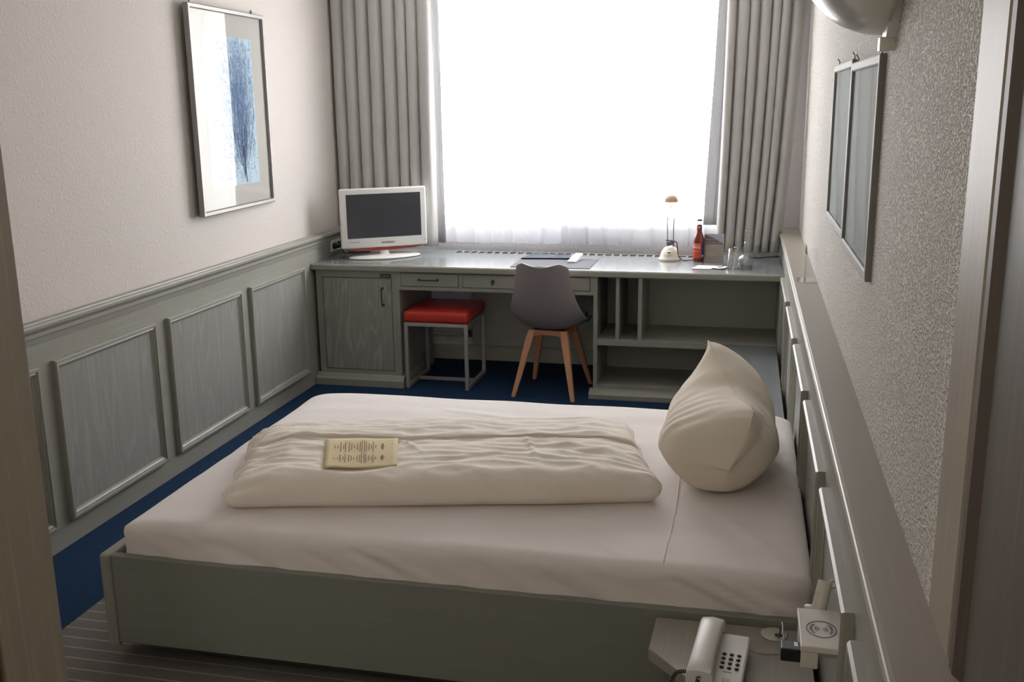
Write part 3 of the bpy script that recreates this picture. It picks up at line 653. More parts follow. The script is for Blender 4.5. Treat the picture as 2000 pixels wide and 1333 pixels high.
# pillow standing on its edge
pw = thing('pillow', 'plump beige pillow standing on edge with a pointed top near the head of the bed', 'pillow', (2.53, -.2, .478))
b = B(); NJ, NA = 64, 72; rings = []
for j in range(NJ+1):
    t = .5-.5*math.cos(PI*j/NJ); s = -1+2*t
    y = -.600+.780*t
    e = (1-abs(s)**(7 if s < 0 else 3.4))**.5 if abs(s) < 1 else 0
    wdt = .191*e
    # ridge height and position: near corner, sagging middle, far peak
    K = [(0, .12, 2.57), (.02, .175, 2.585), (.06, .228, 2.610), (.11, .262, 2.630), (.16, .272, 2.636), (.28, .262, 2.608), (.42, .258, 2.575), (.55, .262, 2.552), (.70, .295, 2.515), (.84, .338, 2.480), (.93, .352, 2.468), (.975, .30, 2.464), (1, .16, 2.462)]
    for a_, b_ in zip(K, K[1:]):
        if a_[0] <= t <= b_[0]:
            f = (t-a_[0])/(b_[0]-a_[0]); f = f*f*(3-2*f) if False else f; H = a_[1]+(b_[1]-a_[1])*f; xr = a_[2]+(b_[2]-a_[2])*f; break
    belly = .165*(.55+.45*e)
    ring = []
    cxx = 2.530+.008*s
    for k in range(NA):
        a = 2*PI*k/NA; sa, ca = math.sin(a), math.cos(a)     # a=0 top ridge, PI bottom
        if ca >= 0:
            q = abs(sa); prf = q**1.25; kk = min(1, t/.13)
            x = xr+(cxx-xr)*min(1, prf*1.3)+math.copysign(wdt*((.16*q+.84*q**1.5)*kk+q*(1-kk)), sa)
            hgt = belly*.75+(max(H, belly)-belly*.75)*(ca**.92)
            z = hgt
        else:
            x = cxx+math.copysign(wdt*abs(sa)**.75, sa); z = belly*.75*(1-abs(ca)**1.9)
        yy = y
        if ca > 0: yy += (-.03*ca*max(0, .15-t)/.15)
        # gathers by the ridge
        g_ = max(0, ca-.15)
        wr = .0065*math.sin(t*74+9*abs(sa)+3*noise.noise(Vector((t*7, a, 0))))*g_*(1-ca)*3*(1.15 if .14 < t < .5 else .3)*(1 if sa < 0 else .5)
        nn = noise.noise(Vector((x*4, y*4, z*5)))*.012+noise.noise(Vector((x*9, y*12, z*9)))*.004
        if s < 0: z = .115+(z-.115)*(1-abs(s)**10)**.5; x = 2.565+(x-2.565)*(1-abs(s)**14)**.5
        z = max(0, z+(nn if z > .03 else 0)+wr*.8); x += (wr+nn)*math.copysign(1, sa)*min(1, abs(sa)*2)
        ring.append(b.verts.new((x, yy, .478+z+(.004))))
    rings.append(ring)
for a_, b_ in zip(rings, rings[1:]):
    for k in range(NA): b.faces.new((a_[k], a_[(k+1) % NA], b_[(k+1) % NA], b_[k]))
b.faces.new(rings[0][::-1]); b.faces.new(rings[-1])
ridge = [r_[0].co.copy()+Vector((0, 0, .0003)) for r_ in rings[18:-6]]
o = obj('pillowcase', b, pillow_m, pw, True); md = o.modifiers.new('b', 'SUBSURF'); md.levels = 1; md.render_levels = 1
obj('seam', tube(B(), ridge, .0026, 6), pillow_m, pw, True)

# ------------------------------------------------------------ curtains
def curtain(name, xt0, xt1, xb0, xb1, zt, zb, y0, amp, nf, m, parent, seed=1, rows=26, sq=.155, curve=None, th=.0025, irr=.25, hemw=.003, ret=0):
    rnd = random.Random(seed); cuts = [0]
    for i in range(nf): cuts.append(cuts[-1]+1+rnd.uniform(-irr, irr))
    T = cuts[-1]; am = [rnd.uniform(.7, 1.15) for _ in range(nf+1)]; lean = [rnd.uniform(-.4, .4) for _ in range(nf+1)]
    bm = B(); per = 14; g = []
    for r_ in range(rows+1):
        f = r_/rows; z = zt+(zb-zt)*f; row = []
        fx = curve(f) if curve else f
        a0, a1 = xt0+(xb0-xt0)*fx, xt1+(xb1-xt1)*fx
        for i in range(nf):
            for k in range(per+(1 if i == nf-1 else 0)):
                ph = k/per; q = (cuts[i]+(cuts[i+1]-cuts[i])*ph)/T
                A = amp*(am[i]*(1-ph)+am[i+1]*ph)*(.75+.35*f)
                pit = (a1-a0)/nf
                s_ = math.sin(2*PI*ph); c_ = math.cos(2*PI*ph)
                x = a0+(a1-a0)*q-sq*pit*math.sin(2*PI*ph)
                yy = y0+A*(math.copysign(abs(c_)**.55, c_))+.006*noise.noise(Vector((q*9, z*2, seed)))
                x += .006*noise.noise(Vector((i*3.1, z*1.2, seed+.5)))*min(1, 4*q, 4*(1-q))
                if i == 0 and k == 0 and ret: row.append(bm.verts.new((x-(.008 if ret < 0 else 0), 2.84, z)))
                row.append(bm.verts.new((x, yy, z+hemw*noise.noise(Vector((q*20, 0, seed)))*f)))
        g.append(row)
    for i in range(rows):
        for j in range(len(g[0])-1): bm.faces.new((g[i][j], g[i][j+1], g[i+1][j+1], g[i+1][j]))
    o = obj(name, bm, m, parent, True)
    if th: md = o.modifiers.new('s', 'SOLIDIFY'); md.thickness = th
    return o
cl = thing('curtain', 'long grey pleated curtain hanging behind the television', 'curtain', (.3, 2.66, .79))
curtain('drape', -.035, .635, -.030, .632, 2.56, .800, 2.665, .030, 8, curtain_m, cl, 3, ret=-1)
curtain('lining', .56, .655, .55, .668, 2.56, .812, 2.745, .006, 2, lining_m, cl, 5)
crr = thing('curtain', 'long grey pleated curtain hanging behind the glasses at the right of the window', 'curtain', (2.62, 2.66, .8))
curtain('drape', 2.44, 2.885, 2.415, 2.800, 2.56, .800, 2.665, .032, 7, curtain_m, crr, 8, curve=lambda f: f**1.6)
curtain('lining', 2.395, 2.50, 2.335, 2.46, 2.56, .955, 2.735, .005, 2, lining_m, crr, 9, curve=lambda f: f**1.3)
tk = thing('curtain_track', 'slim curtain track bracket at the top right corner above the curtain', 'track', (1.4, 2.7, 2.56))
obj('rail', bbox(-.04, 2.9, 2.62, 2.78, 2.562, 2.59), white_pl, tk)
obj('end_bracket', bbox(2.83, 2.905, 2.52, 2.60, 2.275, 2.59, bev=.003), plain('bracket_grey', (.30, .36, .35), .5), tk)
s1 = tag(curtain('sheer_curtain', .60, 1.45, .625, 1.44, 2.55, .815, 2.770, .016, 8, sheer_m, None, 12, th=0, sq=.2, irr=.4, hemw=.008), 'sheer white curtain covering the left half of the window', 'curtain')
s2 = tag(curtain('sheer_curtain', 1.405, 2.44, 1.405, 2.42, 2.55, .812, 2.800, .012, 10, sheer_m, None, 21, th=0, sq=.2, irr=.4, hemw=.008), 'sheer white curtain covering the right half of the window', 'curtain')

# ------------------------------------------------------------ things on the worktop
ZT = .7592
lp_ = thing('desk_lamp', 'small cream mushroom desk lamp on two thin rods', 'lamp', (2.149, 2.545, ZT))
lx, ly = 2.149, 2.545
obj('base', lathe(B(), [(0, 0), (.066, 0), (.068, .006), (.066, .016), (.060, .020), (.058, .030), (.050, .052), (.034, .072), (.018, .082), (0, .085)], lx, ly, 36) if False else lathe(B(), [(0, ZT), (.066, ZT), (.068, ZT+.006), (.066, ZT+.016), (.060, ZT+.020), (.058, ZT+.030), (.050, ZT+.054), (.034, ZT+.076), (.018, ZT+.086), (0, ZT+.088)], lx, ly, 36), cream_pl, lp_, True)
obj('switch', bbox(lx-.012, lx+.012, ly-.062, ly-.040, ZT+.035, ZT+.062, bev=.003), cream_pl, lp_)
obj('knob', bbox(lx-.006, lx+.006, ly-.064, ly-.058, ZT+.05, ZT+.058, bev=.002), dark_pl, lp_)
for dx in (-.016, .022): obj('rod', tube(B(), [(lx+dx*.9, ly, ZT+.075), (lx+dx-.003, ly, ZT+.22), (lx+dx+.004, ly, 1.118)], .0024, 8), pewter, lp_, True)
b = lathe(B(), [(.041, 1.112), (.042, 1.118), (.040, 1.132), (.031, 1.148), (.016, 1.157), (0, 1.159), (0, 1.155), (.015, 1.153), (.029, 1.145), (.037, 1.131), (.039, 1.114), (.041, 1.112)], lx, ly-.002, 32)
shade_m = cloth('lamp_shade_plastic', (.75, .55, .40), rough=.4, bump=0, trans=.25)
obj('shade', b, shade_m, lp_, True)
obj('bulb', lathe(B(), [(0, 1.112), (.01, 1.114), (.012, 1.125), (.008, 1.14), (0, 1.142)], lx, ly-.002, 14), white_pl, lp_, True)
obj('pull_chain', lathe(tube(B(), [(lx+.002, ly-.03, 1.115), (lx+.002, ly-.03, 1.088)], .0012, 6), [(0, 1.080), (.004, 1.083), (.004, 1.088), (0, 1.091)], lx+.002, ly-.03, 10), pewter, lp_, True)
cps = []
for k in range(64):
    a = k/64*2*PI*2.6; cps.append((lx+.024*math.cos(a)+.002, ly+.024*math.sin(a), ZT+.088+.030*k/64+.004*math.sin(a*1.3)))
cps = [(lx, ly+.05, ZT+.05), (lx+.015, ly+.035, ZT+.08)]+cps[::2]+[(lx+.034, ly-.01, ZT+.115), (lx+.045, ly-.02, ZT+.09), (lx+.052, ly-.02, ZT+.04), (lx+.075, ly-.02, ZT+.006), (lx+.12, ly-.01, ZT+.004), (lx+.17, ly+.03, ZT+.004), (lx+.22, ly+.12, ZT+.004)]
obj('cord', tube(B(), bez(cps, 200), .003, 8), dark_pl, lp_, True)

bt = thing('bottle', 'red lemonade bottle with black cap and orange label on the worktop', 'bottle', (2.322, 2.53, ZT))
X_, Y_ = 2.322, 2.535
bp_ = [(0, 0), (.030, 0), (.0325, .004), (.0335, .02), (.0335, .120), (.031, .138), (.024, .156), (.0165, .176), (.0145, .20), (.0138, .232), (.0150, .236), (.0150, .242)]
bm_red = plain('red_lemonade', (.17, .010, .008), .08, var=.1, coat=.8)
obj('body', lathe(B(), [(r_, ZT+z) for r_, z in bp_[:9]]+[(.0142, ZT+.222), (0, ZT+.222)], X_, Y_, 36), bm_red, bt, True)
obj('neck', lathe(B(), [(.0142, ZT+.222), (.0138, ZT+.232), (.0150, ZT+.236), (.0150, ZT+.244), (.012, ZT+.246)], X_, Y_, 24), tumbler_m, bt, True)
obj('cap', lathe(B(), [(.0165, ZT+.243), (.0168, ZT+.246), (.0145, ZT+.252), (0, ZT+.253)], X_, Y_, 24), dark_pl, bt, True)
def cylpatch(r, a0, a1, z0, z1, n=16, X=X_, Y=Y_, r1=None):
    bm = B(); r1 = r1 or r
    A = [bm.verts.new((X+r*math.cos(a0+(a1-a0)*i/n), Y+r*math.sin(a0+(a1-a0)*i/n), z0)) for i in range(n+1)]
    D = [bm.verts.new((X+r1*math.cos(a0+(a1-a0)*i/n), Y+r1*math.sin(a0+(a1-a0)*i/n), z1)) for i in range(n+1)]
    for i in range(n): bm.faces.new((A[i], A[i+1], D[i+1], D[i]))
    return bm
org = plain('label_orange', (.62, .075, .04), .5); navy = plain('label_navy', (.035, .035, .10), .5)
lb = obj('label', cylpatch(.0339, -PI*.98, -PI*.02, ZT+.022, ZT+.112), org, bt, True)
obj('label_side', cylpatch(.0342, -PI*.34, -PI*.02, ZT+.022, ZT+.112), navy, lb, True)
wt_ = plain('print_white', (.85, .83, .8), .5)
def cyltext(body, size, ang, z, r=.0346, X=X_, Y=Y_):
    t = text_bm(body, size, .0002)
    for v in t.verts:
        a = ang+v.co.x/r; v.co = Vector((X+(r+v.co.z)*math.cos(a), Y+(r+v.co.z)*math.sin(a), z+v.co.y))
    return t
obj('label_lettering', cyltext('OMADE', .0185, -PI*.70, ZT+.086), wt_, lb)
obj('label_stripe', cylpatch(.0342, -PI*.98, -PI*.40, ZT+.099, ZT+.104), wt_ if False else plain('label_pale', (.75, .3, .22), .5), lb, True)
obj('label_small_print', cyltext('RHUBARB'[:0] or 'ORANGE', .009, -PI*.66, ZT+.062), plain('label_pink', (.8, .45, .4), .5), lb)
obj('label_dot', cylpatch(.0346, -PI*.30, -PI*.20, ZT+.030, ZT+.042), wt_, lb, True)
nl = obj('neck_label', cylpatch(.0158, -PI, 0, ZT+.188, ZT+.218, r1=.0150), plain('label_maroon', (.30, .03, .05), .5), bt, True)
obj('neck_mark', lathe(B(), [(.003, ZT+.202), (.0045, ZT+.202), (.0045, ZT+.203), (.003, ZT+.203)], X_, Y_-.0158, 14) if False else cylpatch(.0162, -PI*.62, -PI*.42, ZT+.202, ZT+.210), wt_, nl, True)

cd = thing('table_card', 'small brown info card with a building photo standing behind the bottle', 'card', (2.41, 2.55, ZT), (math.radians(-9), 0, 0))
cd.location = (2.411, 2.535, ZT+.001)
obj('card', bbox(-.059, .059, 0, .0012, 0, .163), plain('card_brown', (.38, .335, .275), .6), cd, local=True)
obj('support', bbox(-.02, .02, .001, .040, 0, .003) if False else prism(B(), [(.0, .10), (.045, .0075), (.043, .0075), (.0, .09)], 'x', -.02, .02), plain('card_back', (.5, .48, .44), .7), cd, local=True)
ph = obj('photo_print', bbox(-.059, .059, -.0008, 0, .100, .163), plain('photo_sky', (.42, .44, .52), .5, var=.15, vs=20), cd, local=True)
b = prism(B(), [(-.059, .1005), (.056, .1005), (.05, .108), (.0, .138), (-.045, .155), (-.059, .157)], 'y', -.0012, -.0008)
obj('photo_building', b, plain('photo_brick', (.16, .12, .12), .6, var=.3, vs=80), ph, local=True)
b = B()
for r_ in range(2):
    for i in range(7-2*r_): box(b, -.054+i*.014, -.047+i*.014, -.0015, -.0012, .106+r_*.018, .116+r_*.018)
obj('photo_windows', b, plain('photo_grey', (.34, .32, .36), .5), ph, local=True)
b = B()
for z, x1 in ((.084, .005), (.072, -.012), (.052, .008), (.044, .010), (.036, .010), (.029, -.012)): box(b, -.046, x1, -.0005, 0, z-.0016, z+.0012)
obj('print_lines', b, plain('card_pale_print', (.52, .48, .41), .6), cd, local=True)

paper_m = plain('white_paper', (.72, .69, .66), .7, var=.03)
l1 = thing('leaflet', 'white folded leaflet lying in front of the bottle', 'leaflet', (2.37, 2.27, ZT))
b = B()
for k in range(2):
    q = bbox(-.058, .052, -.062, .062, .0008+k*.003, .0028+k*.003); bmesh.ops.rotate(q, verts=q.verts, cent=(0, 0, 0), matrix=Matrix.Rotation(.03-.06*k, 3, 'Z'))
    for v in q.verts: v.co.x += v.co.y*.25
    obj('page', q, paper_m, l1, local=True)
l2 = thing('coaster', 'round white paper coaster with a small wrapped sweet beside the leaflet', 'coaster', (2.455, 2.275, ZT))
obj('mat', lathe(B(), [(0, 0), (.047, 0), (.047, .003), (0, .003)], 0, 0, 30), dark_pl, l2, local=True)
b = lathe(B(), [(0, .0032), (.044, .0032), (.045, .0055), (0, .006)], 0, 0, 30)
for v in b.verts: v.co.z += .006*max(0, v.co.x/.045)**2
obj('paper_cover', b, paper_m, l2, local=True)
obj('sweet', rbox(-.014, .016, -.008, .008, .006, .014, .004, 6, 4, 4), paper_m, l2, True, True)
tr = thing('tray', 'clear acrylic tray under the upturned glasses', 'tray', (2.555, 2.30, ZT), (0, 0, .03))
b = bbox(-.080, .082, -.095, .105, .0, .004, bev=.001); obj('base', b, acryl_m, tr, local=True)
b = B(); box(b, -.082, -.079, -.095, .105, 0, .016); box(b, .080, .083, -.095, .105, 0, .016); box(b, -.080, .081, -.095, -.092, 0, .016); box(b, -.080, .081, .102, .105, 0, .016); bmesh.ops.remove_doubles(b, verts=b.verts, dist=.0015); obj('rim', b, acryl_m, tr, local=True)
def tumbler(x, y, r0, r1, h, label, letters=True, base=.010):
    t = thing('tumbler', label, 'glass', (x, y, ZT+.0042), group=None)
    obj('bowl', lathe(B(), [(r0, 0), (r1, h), (r1-.002, h+.002), (0, h+.002), (0, h-base), (r1-.004, h-base), (r0-.002, 0), (r0, 0)], 0, 0, 32), tumbler_m, t, True, True, 40)
    if letters:
        tt = text_bm('BAYRISCHER HOF'[:0] or 'YHOF', .012, .0002)
        for v in tt.verts:
            a = -PI*.42+v.co.x/(r0-.001); v.co = Vector(((r0-.0005+v.co.z)*math.cos(a), (r0-.0005+v.co.z)*math.sin(a), .014+v.co.y))
        obj('lettering', tt, wt_, t, local=True)
    return t
tumbler(2.532, 2.262, .042, .029, .112, 'upturned tumbler with white lettering at the front of the tray')
tumbler(2.556, 2.362, .034, .028, .108, 'low upturned tumbler half hidden behind the front tumbler', False)
tumbler(2.612, 2.385, .030, .023, .205, 'tall upturned tumbler at the back of the tray', False)
wg = thing('wine_glass', 'upturned stemmed glass with its foot in the air on the tray', 'glass', (2.590, 2.300, ZT+.0042))
obj('bowl', lathe(B(), [(.026, 0), (.036, .02), (.038, .04), (.028, .062), (.006, .074), (.004, .080), (0, .080), (0, .076), (.005, .070), (.026, .060), (.036, .040), (.034, .02), (.0245, 0), (.026, 0)], 0, 0, 32), tumbler_m, wg, True, True, 60)
obj('stem', lathe(B(), [(.004, .078), (.0032, .10), (.0032, .13), (.006, .141)], 0, 0, 14), tumbler_m, wg, True, True)
obj('foot', lathe(B(), [(0, .141), (.006, .141), (.033, .1445), (.034, .146), (0, .1475)], 0, 0, 32), tumbler_m, wg, True, True, 60)
cb = tag(obj('cable', tube(B(), bez([(2.62, 2.72, ZT+.003), (2.68, 2.70, ZT+.003), (2.74, 2.73, ZT+.004), (2.80, 2.78, ZT+.004)], 20), .0028, 8), dark_pl, None, True), 'thin black cable lying on the worktop below the right curtain', 'cable')

pdm = plain('blue_grey_leather', (.055, .062, .075), .7, spec=.25, var=.05)
dp = thing('desk_pad', 'flat blue-grey desk pad lying in front of the vent grille', 'pad', (1.48, 2.34, ZT))
b = bbox(1.243, 1.718, 2.135, 2.50, ZT, ZT+.003, bev=.0012); obj('mat', b, pdm, dp)
fo = thing('folder', 'dark blue writing folder with a faint logo on the desk pad', 'folder', (1.40, 2.56, ZT+.003))
b = B(); prism(b, [(1.245, 2.43), (1.545, 2.458), (1.520, 2.612), (1.275, 2.640)], 'z', ZT+.004, ZT+.012)
bmesh.ops.bevel(b, geom=b.edges[:], offset=.002, segments=2, affect='EDGES'); obj('cover', b, plain('navy_leather', (.02, .024, .042), .6, spec=.3, var=.05), fo)
b = lathe(B(), [(.014, 0), (.017, 0), (.017, .0006), (.014, .0006)], 0, 0, 24); box(b, -.035, .035, -.003, .003, 0, .0006); bmesh.ops.translate(b, verts=b.verts, vec=(1.405, 2.555, ZT+.012))
obj('logo', b, plain('logo_pale', (.22, .25, .30), .4), fo)
rm = thing('remote_handset', 'white curved remote lying on the desk pad behind the chair', 'remote', (1.588, 2.42, ZT+.0032), (0, 0, -.12))
pr = [(-.10, .0), (-.10, .010), (-.04, .016), (.03, .028), (.085, .034), (.085, .026), (.04, .018), (.0, .002), (-.04, 0)]
b = prism(B(), pr, 'x', -.025, .025); bmesh.ops.bevel(b, geom=[e for e in b.edges], offset=.003, segments=2, affect='EDGES')
obj('body', b, white_pl, rm, True, True, 40)
b = B(); box(b, -.02, .02, .02, .07, 0, .020); obj('rest', b, white_pl, rm, local=True)

# ------------------------------------------------------------ pictures
def art_left():
    m, ns, ln, p = newmat('blue_tree_wash')
    tc = N(ns, 'ShaderNodeTexCoord'); mp = N(ns, 'ShaderNodeMapping'); mp.inputs['Scale'].default_value = (1, 38, 13); ln.new(tc.outputs['Object'], mp.inputs['Vector'])
    nz = N(ns, 'ShaderNodeTexNoise', Scale=1.0, Detail=6.0, Roughness=.7); ln.new(mp.outputs[0], nz.inputs['Vector'])
    # distance from the crown centre
    m1 = N(ns, 'ShaderNodeMapping'); m1.inputs['Location'].default_value = (0, 1.75, -.1); m1.inputs['Scale'].default_value = (0, 5.2, 2.7); ln.new(tc.outputs['Object'], m1.inputs['Vector'])
    le = N(ns, 'ShaderNodeVectorMath', operation='LENGTH'); ln.new(m1.outputs[0], le.inputs[0])
    sub = N(ns, 'ShaderNodeMath', operation='MULTIPLY_ADD'); sub.inputs[1].default_value = -.35; ln.new(le.outputs['Value'], sub.inputs[0]); ln.new(nz.outputs['Fac'], sub.inputs[2])
    r = N(ns, 'ShaderNodeMapRange'); r.inputs['From Min'].default_value = .08; r.inputs['From Max'].default_value = .50; ln.new(sub.outputs[0], r.inputs['Value'])
    mx = N(ns, 'ShaderNodeMix', data_type='RGBA'); mx.inputs['A'].default_value = (.50, .66, .76, 1); mx.inputs['B'].default_value = (.10, .20, .38, 1)
    ln.new(r.outputs['Result'], mx.inputs['Factor']); ln.new(mx.outputs['Result'], p.inputs['Base Color']); p.inputs['Roughness'].default_value = .8
    return m
pf = thing('picture', 'tall silver-framed picture of a blue tree on the left wall', 'picture', (XL, 1.700, 1.68))
FP = [(0, 0), (0, .9), (.15, 1), (.85, 1), (1, .8), (1, 0)]
y0, y1, z0, z1 = .868, 1.700, 1.176, 2.183
fx = XL
obj('frame', frame_bm(B(), fx, y0, y1, z0, z1, .022, .026, FP), alu, pf)
obj('mount_board', bbox(fx+.006, fx+.010, y0+.02, y1-.02, z0+.02, z1-.02), plain('mount_grey', (.48, .47, .43), .8, var=.01), pf)
obj('painting', bbox(fx+.0101, fx+.0108, 1.0, 1.545, 1.300, 2.050), art_left(), pf)
b = B(); rn = random.Random(7)
for i in range(2600):
    # strokes fan up from the trunk, dabs in the crown
    a = rn.gauss(0, .85); r_ = abs(rn.gauss(.30, .17)); cy0, cz0 = 1.370, 1.43
    yy = cy0+math.sin(a)*r_*.50; zz = cz0+.02+math.cos(a)*r_*1.25
    if not (1.01 < yy < 1.535 and 1.32 < zz < 2.03): continue
    L = rn.uniform(.006, .028); wv = rn.uniform(.0012, .003); an = a*.6+rn.gauss(0, .45)
    dy, dz_ = math.sin(an)*L/2, math.cos(an)*L/2; py, pz = math.cos(an)*wv/2, -math.sin(an)*wv/2; X = fx+.0111
    b.faces.new([b.verts.new((X, yy+sy*dy+t2*py, zz+sy*dz_+t2*pz)) for sy, t2 in ((-1, -1), (-1, 1), (1, 1), (1, -1))])
for k in range(16):
    a = rn.uniform(-.8, .8); L = rn.uniform(.15, .40)
    tube(b, bez([(fx+.0112, 1.372, 1.33+.1*rn.random()), (fx+.0112, 1.372+math.sin(a)*L*.3, 1.45), (fx+.0112, 1.372+math.sin(a)*L*.62, 1.42+math.cos(a)*L)], 8), .0009, 4)
tube(b, [(fx+.0112, 1.392, 1.31), (fx+.0112, 1.375, 1.50)], .003, 4)
b2 = obj('brush_strokes', b, plain('paint_dark_blue', (.05, .115, .26), .7), pf); tag(b2, kind='stuff')
obj('glazing', bbox(fx+.014, fx+.016, y0+.018, y1-.018, z0+.018, z1-.018), pglass_m, pf)
for yy in (.93, 1.60): obj('hanging_hook', prism(B(), [(yy-.010, 2.183), (yy+.010, 2.183), (yy+.002, 2.205), (yy-.002, 2.205)], 'x', fx, fx+.004), pewter, pf)
pf.rotation_euler = (0, 0, math.radians(1.8))
frm_g = plain('frame_grey', (.25, .24, .235), .6, metal=.25, spec=.25)
def right_pic(y0, y1, z0, z1, lab):
    fx = rwx((y0+y1)/2)-.001
    t = thing('picture', lab, 'picture', (fx-.01, (y0+y1)/2, (z0+z1)/2))
    obj('frame', frame_bm(B(), fx, y0, y1, z0, z1, .024, .017, FP, sgn=-1), frm_g, t)
    obj('print', bbox(fx-.008, fx-.005, y0+.02, y1-.02, z0+.02, z1-.02), plain('print_greygreen', (.25, .31, .295), .7, var=.2, vs=5), t)
    obj('glazing', bbox(fx-.013, fx-.012, y0+.018, y1-.018, z0+.018, z1-.018), pglass_m, t)
    for yy in (y0+.06, y1-.06):
        obj('hanging_hook', tube(B(), [(fx-.006, yy, z1-.002), (fx-.004, yy, z1+.012), (fx-.012, yy-.012, z1+.022)], .0018, 6), pewter, t, True)
right_pic(-.300, .355, 1.272, 1.820, 'silver-framed picture on the right wall, the one nearer the window')
right_pic(-1.022, -.345, 1.262, 1.806, 'silver-framed picture on the right wall, the one nearer the wall lamp')

# wall lamp
wl = thing('wall_lamp', 'white half-bowl wall lamp at the top edge above the right-hand pictures', 'lamp', (2.89, -1.08, 2.0))
b = B(); rg = []
for i in range(15):
    th = PI/2*i/14; rr_ = math.sin(th); z = 2.06-.215*math.cos(th)
    rg.append([b.verts.new((2.872-.200*rr_*math.cos(-PI/2+PI*k/28), -1.06+.33*rr_*math.sin(-PI/2+PI*k/28), z)) for k in range(29)])
for a_, b_ in zip(rg[0:], rg[1:]):
    for k in range(28): b.faces.new((a_[k], a_[k+1], b_[k+1], b_[k]))
bmesh.ops.remove_doubles(b, verts=b.verts, dist=1e-5)
o = obj('shade', b, plain('glazed_ceramic_white', (.62, .62, .58), .25, var=.02, coat=.3), wl, True); md = o.modifiers.new('s', 'SOLIDIFY'); md.thickness = .006
b = prism(B(), [(-1.10, 2.2), (-1.10, 1.835), (-1.165, 1.835), (-1.205, 1.87), (-1.25, 1.94), (-1.29, 2.04), (-1.30, 2.2)], 'x', 2.868, 2.893); box(b, 2.858, 2.893, -1.15, -1.11, 1.806, 1.836, bev=.002)
obj('wall_bracket', b, white_pl, wl)
obj('screw', bbox(2.866, 2.869, -1.175, -1.168, 1.878, 1.884), pewter, wl)

# acrylic leaflet holder on the ledge
ah = thing('leaflet_holder', 'empty clear acrylic leaflet holder standing on the ledge below the picture', 'holder', (2.86, .9, .929))
obj('back_plate', bbox(2.850, 2.853, .865, .99, .929, 1.085), acryl_m, ah); obj('side_plate', bbox(2.853, 2.896, .862, .865, .929, 1.08), acryl_m, ah)
obj('foot', bbox(2.815, 2.898, .860, .99, .929, .933, bev=.001), acryl_m, ah)

# ------------------------------------------------------------ nightstand group
ng = thing('nightstand', 'pale wood nightstand with a cut corner beside the bed in front', 'nightstand', (2.6, -1.3, 0))
b = prism(B(), [(2.392, -1.115), (2.386, -1.285), (2.50, -1.405), (2.55, -1.62), (2.787, -1.62), (2.787, -1.115)], 'z', .318, .350)
bmesh.ops.bevel(b, geom=b.edges[:], offset=.003, segments=2, affect='EDGES'); obj('top_board', b, night_m, ng)
b = prism(B(), [(2.44, -1.125), (2.44, -1.28), (2.535, -1.38), (2.57, -1.58), (2.785, -1.58), (2.785, -1.125)], 'z', .0, .318); obj('cabinet', b, bed_m, ng)
gm = obj('cable_grommet', lathe(B(), [(0, .350), (.033, .350), (.034, .353), (.031, .354), (0, .354)], 2.698, -1.150, 32), plain('grommet_cream', (.55, .53, .47), .5), ng, True)
obj('cable_slot', bbox(2.70, 2.724, -1.165, -1.150, .3541, .3546), dark_pl, gm)
np_ = tag(obj('note_pad', bbox(2.498, 2.612, -1.50, -1.255, .3502, .3582), plain('yellow_pad', (.62, .50, .24), .8)), 'yellow note pad under the white telephone', 'note pad')

ph = thing('telephone', 'white corded desk telephone on the nightstand', 'telephone', (2.565, -1.365, .3585), (0, 0, -.10))
phm = plain('telephone_plastic', (.70, .69, .66), .38, var=.02)
b = B(); prism(b, [(-.125, 0), (-.125, .022), (-.11, .026), (.105, .040), (.118, .036), (.118, 0)], 'x', -.052, .060)
bmesh.ops.bevel(b, geom=b.edges[:], offset=.003, segments=2, affect='EDGES'); obj('base', b, phm, ph, True, True, 30)
def pz_(y): return .026+(y+.11)*(.014/.215)
hb_ = B()
pts = bez([(-.034, -.118, .046), (-.034, -.09, .060), (-.034, -.03, .068), (-.034, .05, .072), (-.034, .10, .068), (-.034, .132, .052)], 26)
R_ = []
for i, p_ in enumerate(pts):
    t = i/(len(pts)-1); wd = .031-.004*math.sin(PI*t); th = .010+.007*(abs(2*t-1)**3)
    R_.append([hb_.verts.new((p_.x+wd*cx1, p_.y, p_.z+th*cz1)) for cx1, cz1 in ((-1, -1.6), (-1, .25), (-.86, .75), (0, 1.0), (.86, .75), (1, .25), (1, -1.6), (0, -1.7))])
for a_, b_ in zip(R_, R_[1:]):
    for k in range(8): hb_.faces.new((a_[k], a_[(k+1) % 8], b_[(k+1) % 8], b_[k]))
hb_.faces.new(R_[0][::-1]); hb_.faces.new(R_[-1])
hs_ = obj('handset', hb_, phm, ph, True, True, 50)
b = B(); box(b, -.054, -.014, .075, .105, pz_(.09)-.002, .062, bev=.003); box(b, -.054, -.014, -.11, -.08, pz_(-.1)-.002, .050, bev=.003); obj('cradle', b, phm, ph, True, True, 30)
key = lathe(B(), [(0, 0), (.0052, 0), (.0052, .0025), (.0035, .004), (0, .0042)], 0, 0, 12)
ko = obj('key', key, dark_pl, ph, True, True); first = True
for r_ in range(4):
    for c_ in range(3):
        k_ = ko if first else ko.copy()
        if not first: C.objects.link(k_)
        first = False; y = .020-r_*.0185; k_.location = (.008+c_*.0175, y, pz_(y)-.0005)
b = B()
for i in range(4):
    for j in range(3): box(b, .016+i*.005, .0175+i*.005, -.075-j*.006-.0035, -.075-j*.006, pz_(-.08)-.0005, pz_(-.08)+.0006)
box(b, .012, .034, -.052, -.0505, pz_(-.05)-.0005, pz_(-.05)+.0006); obj('speaker_slots', b, pewter, ph, local=True)
cpts = []
base_ = [Vector((-.034, -.125, .045)), Vector((-.040, -.16, .02)), Vector((-.075, -.15, .0)), Vector((-.10, -.11, .0)), Vector((-.095, -.06, .008)), Vector((-.066, -.05, .012))]
bz = bez(base_, 160)
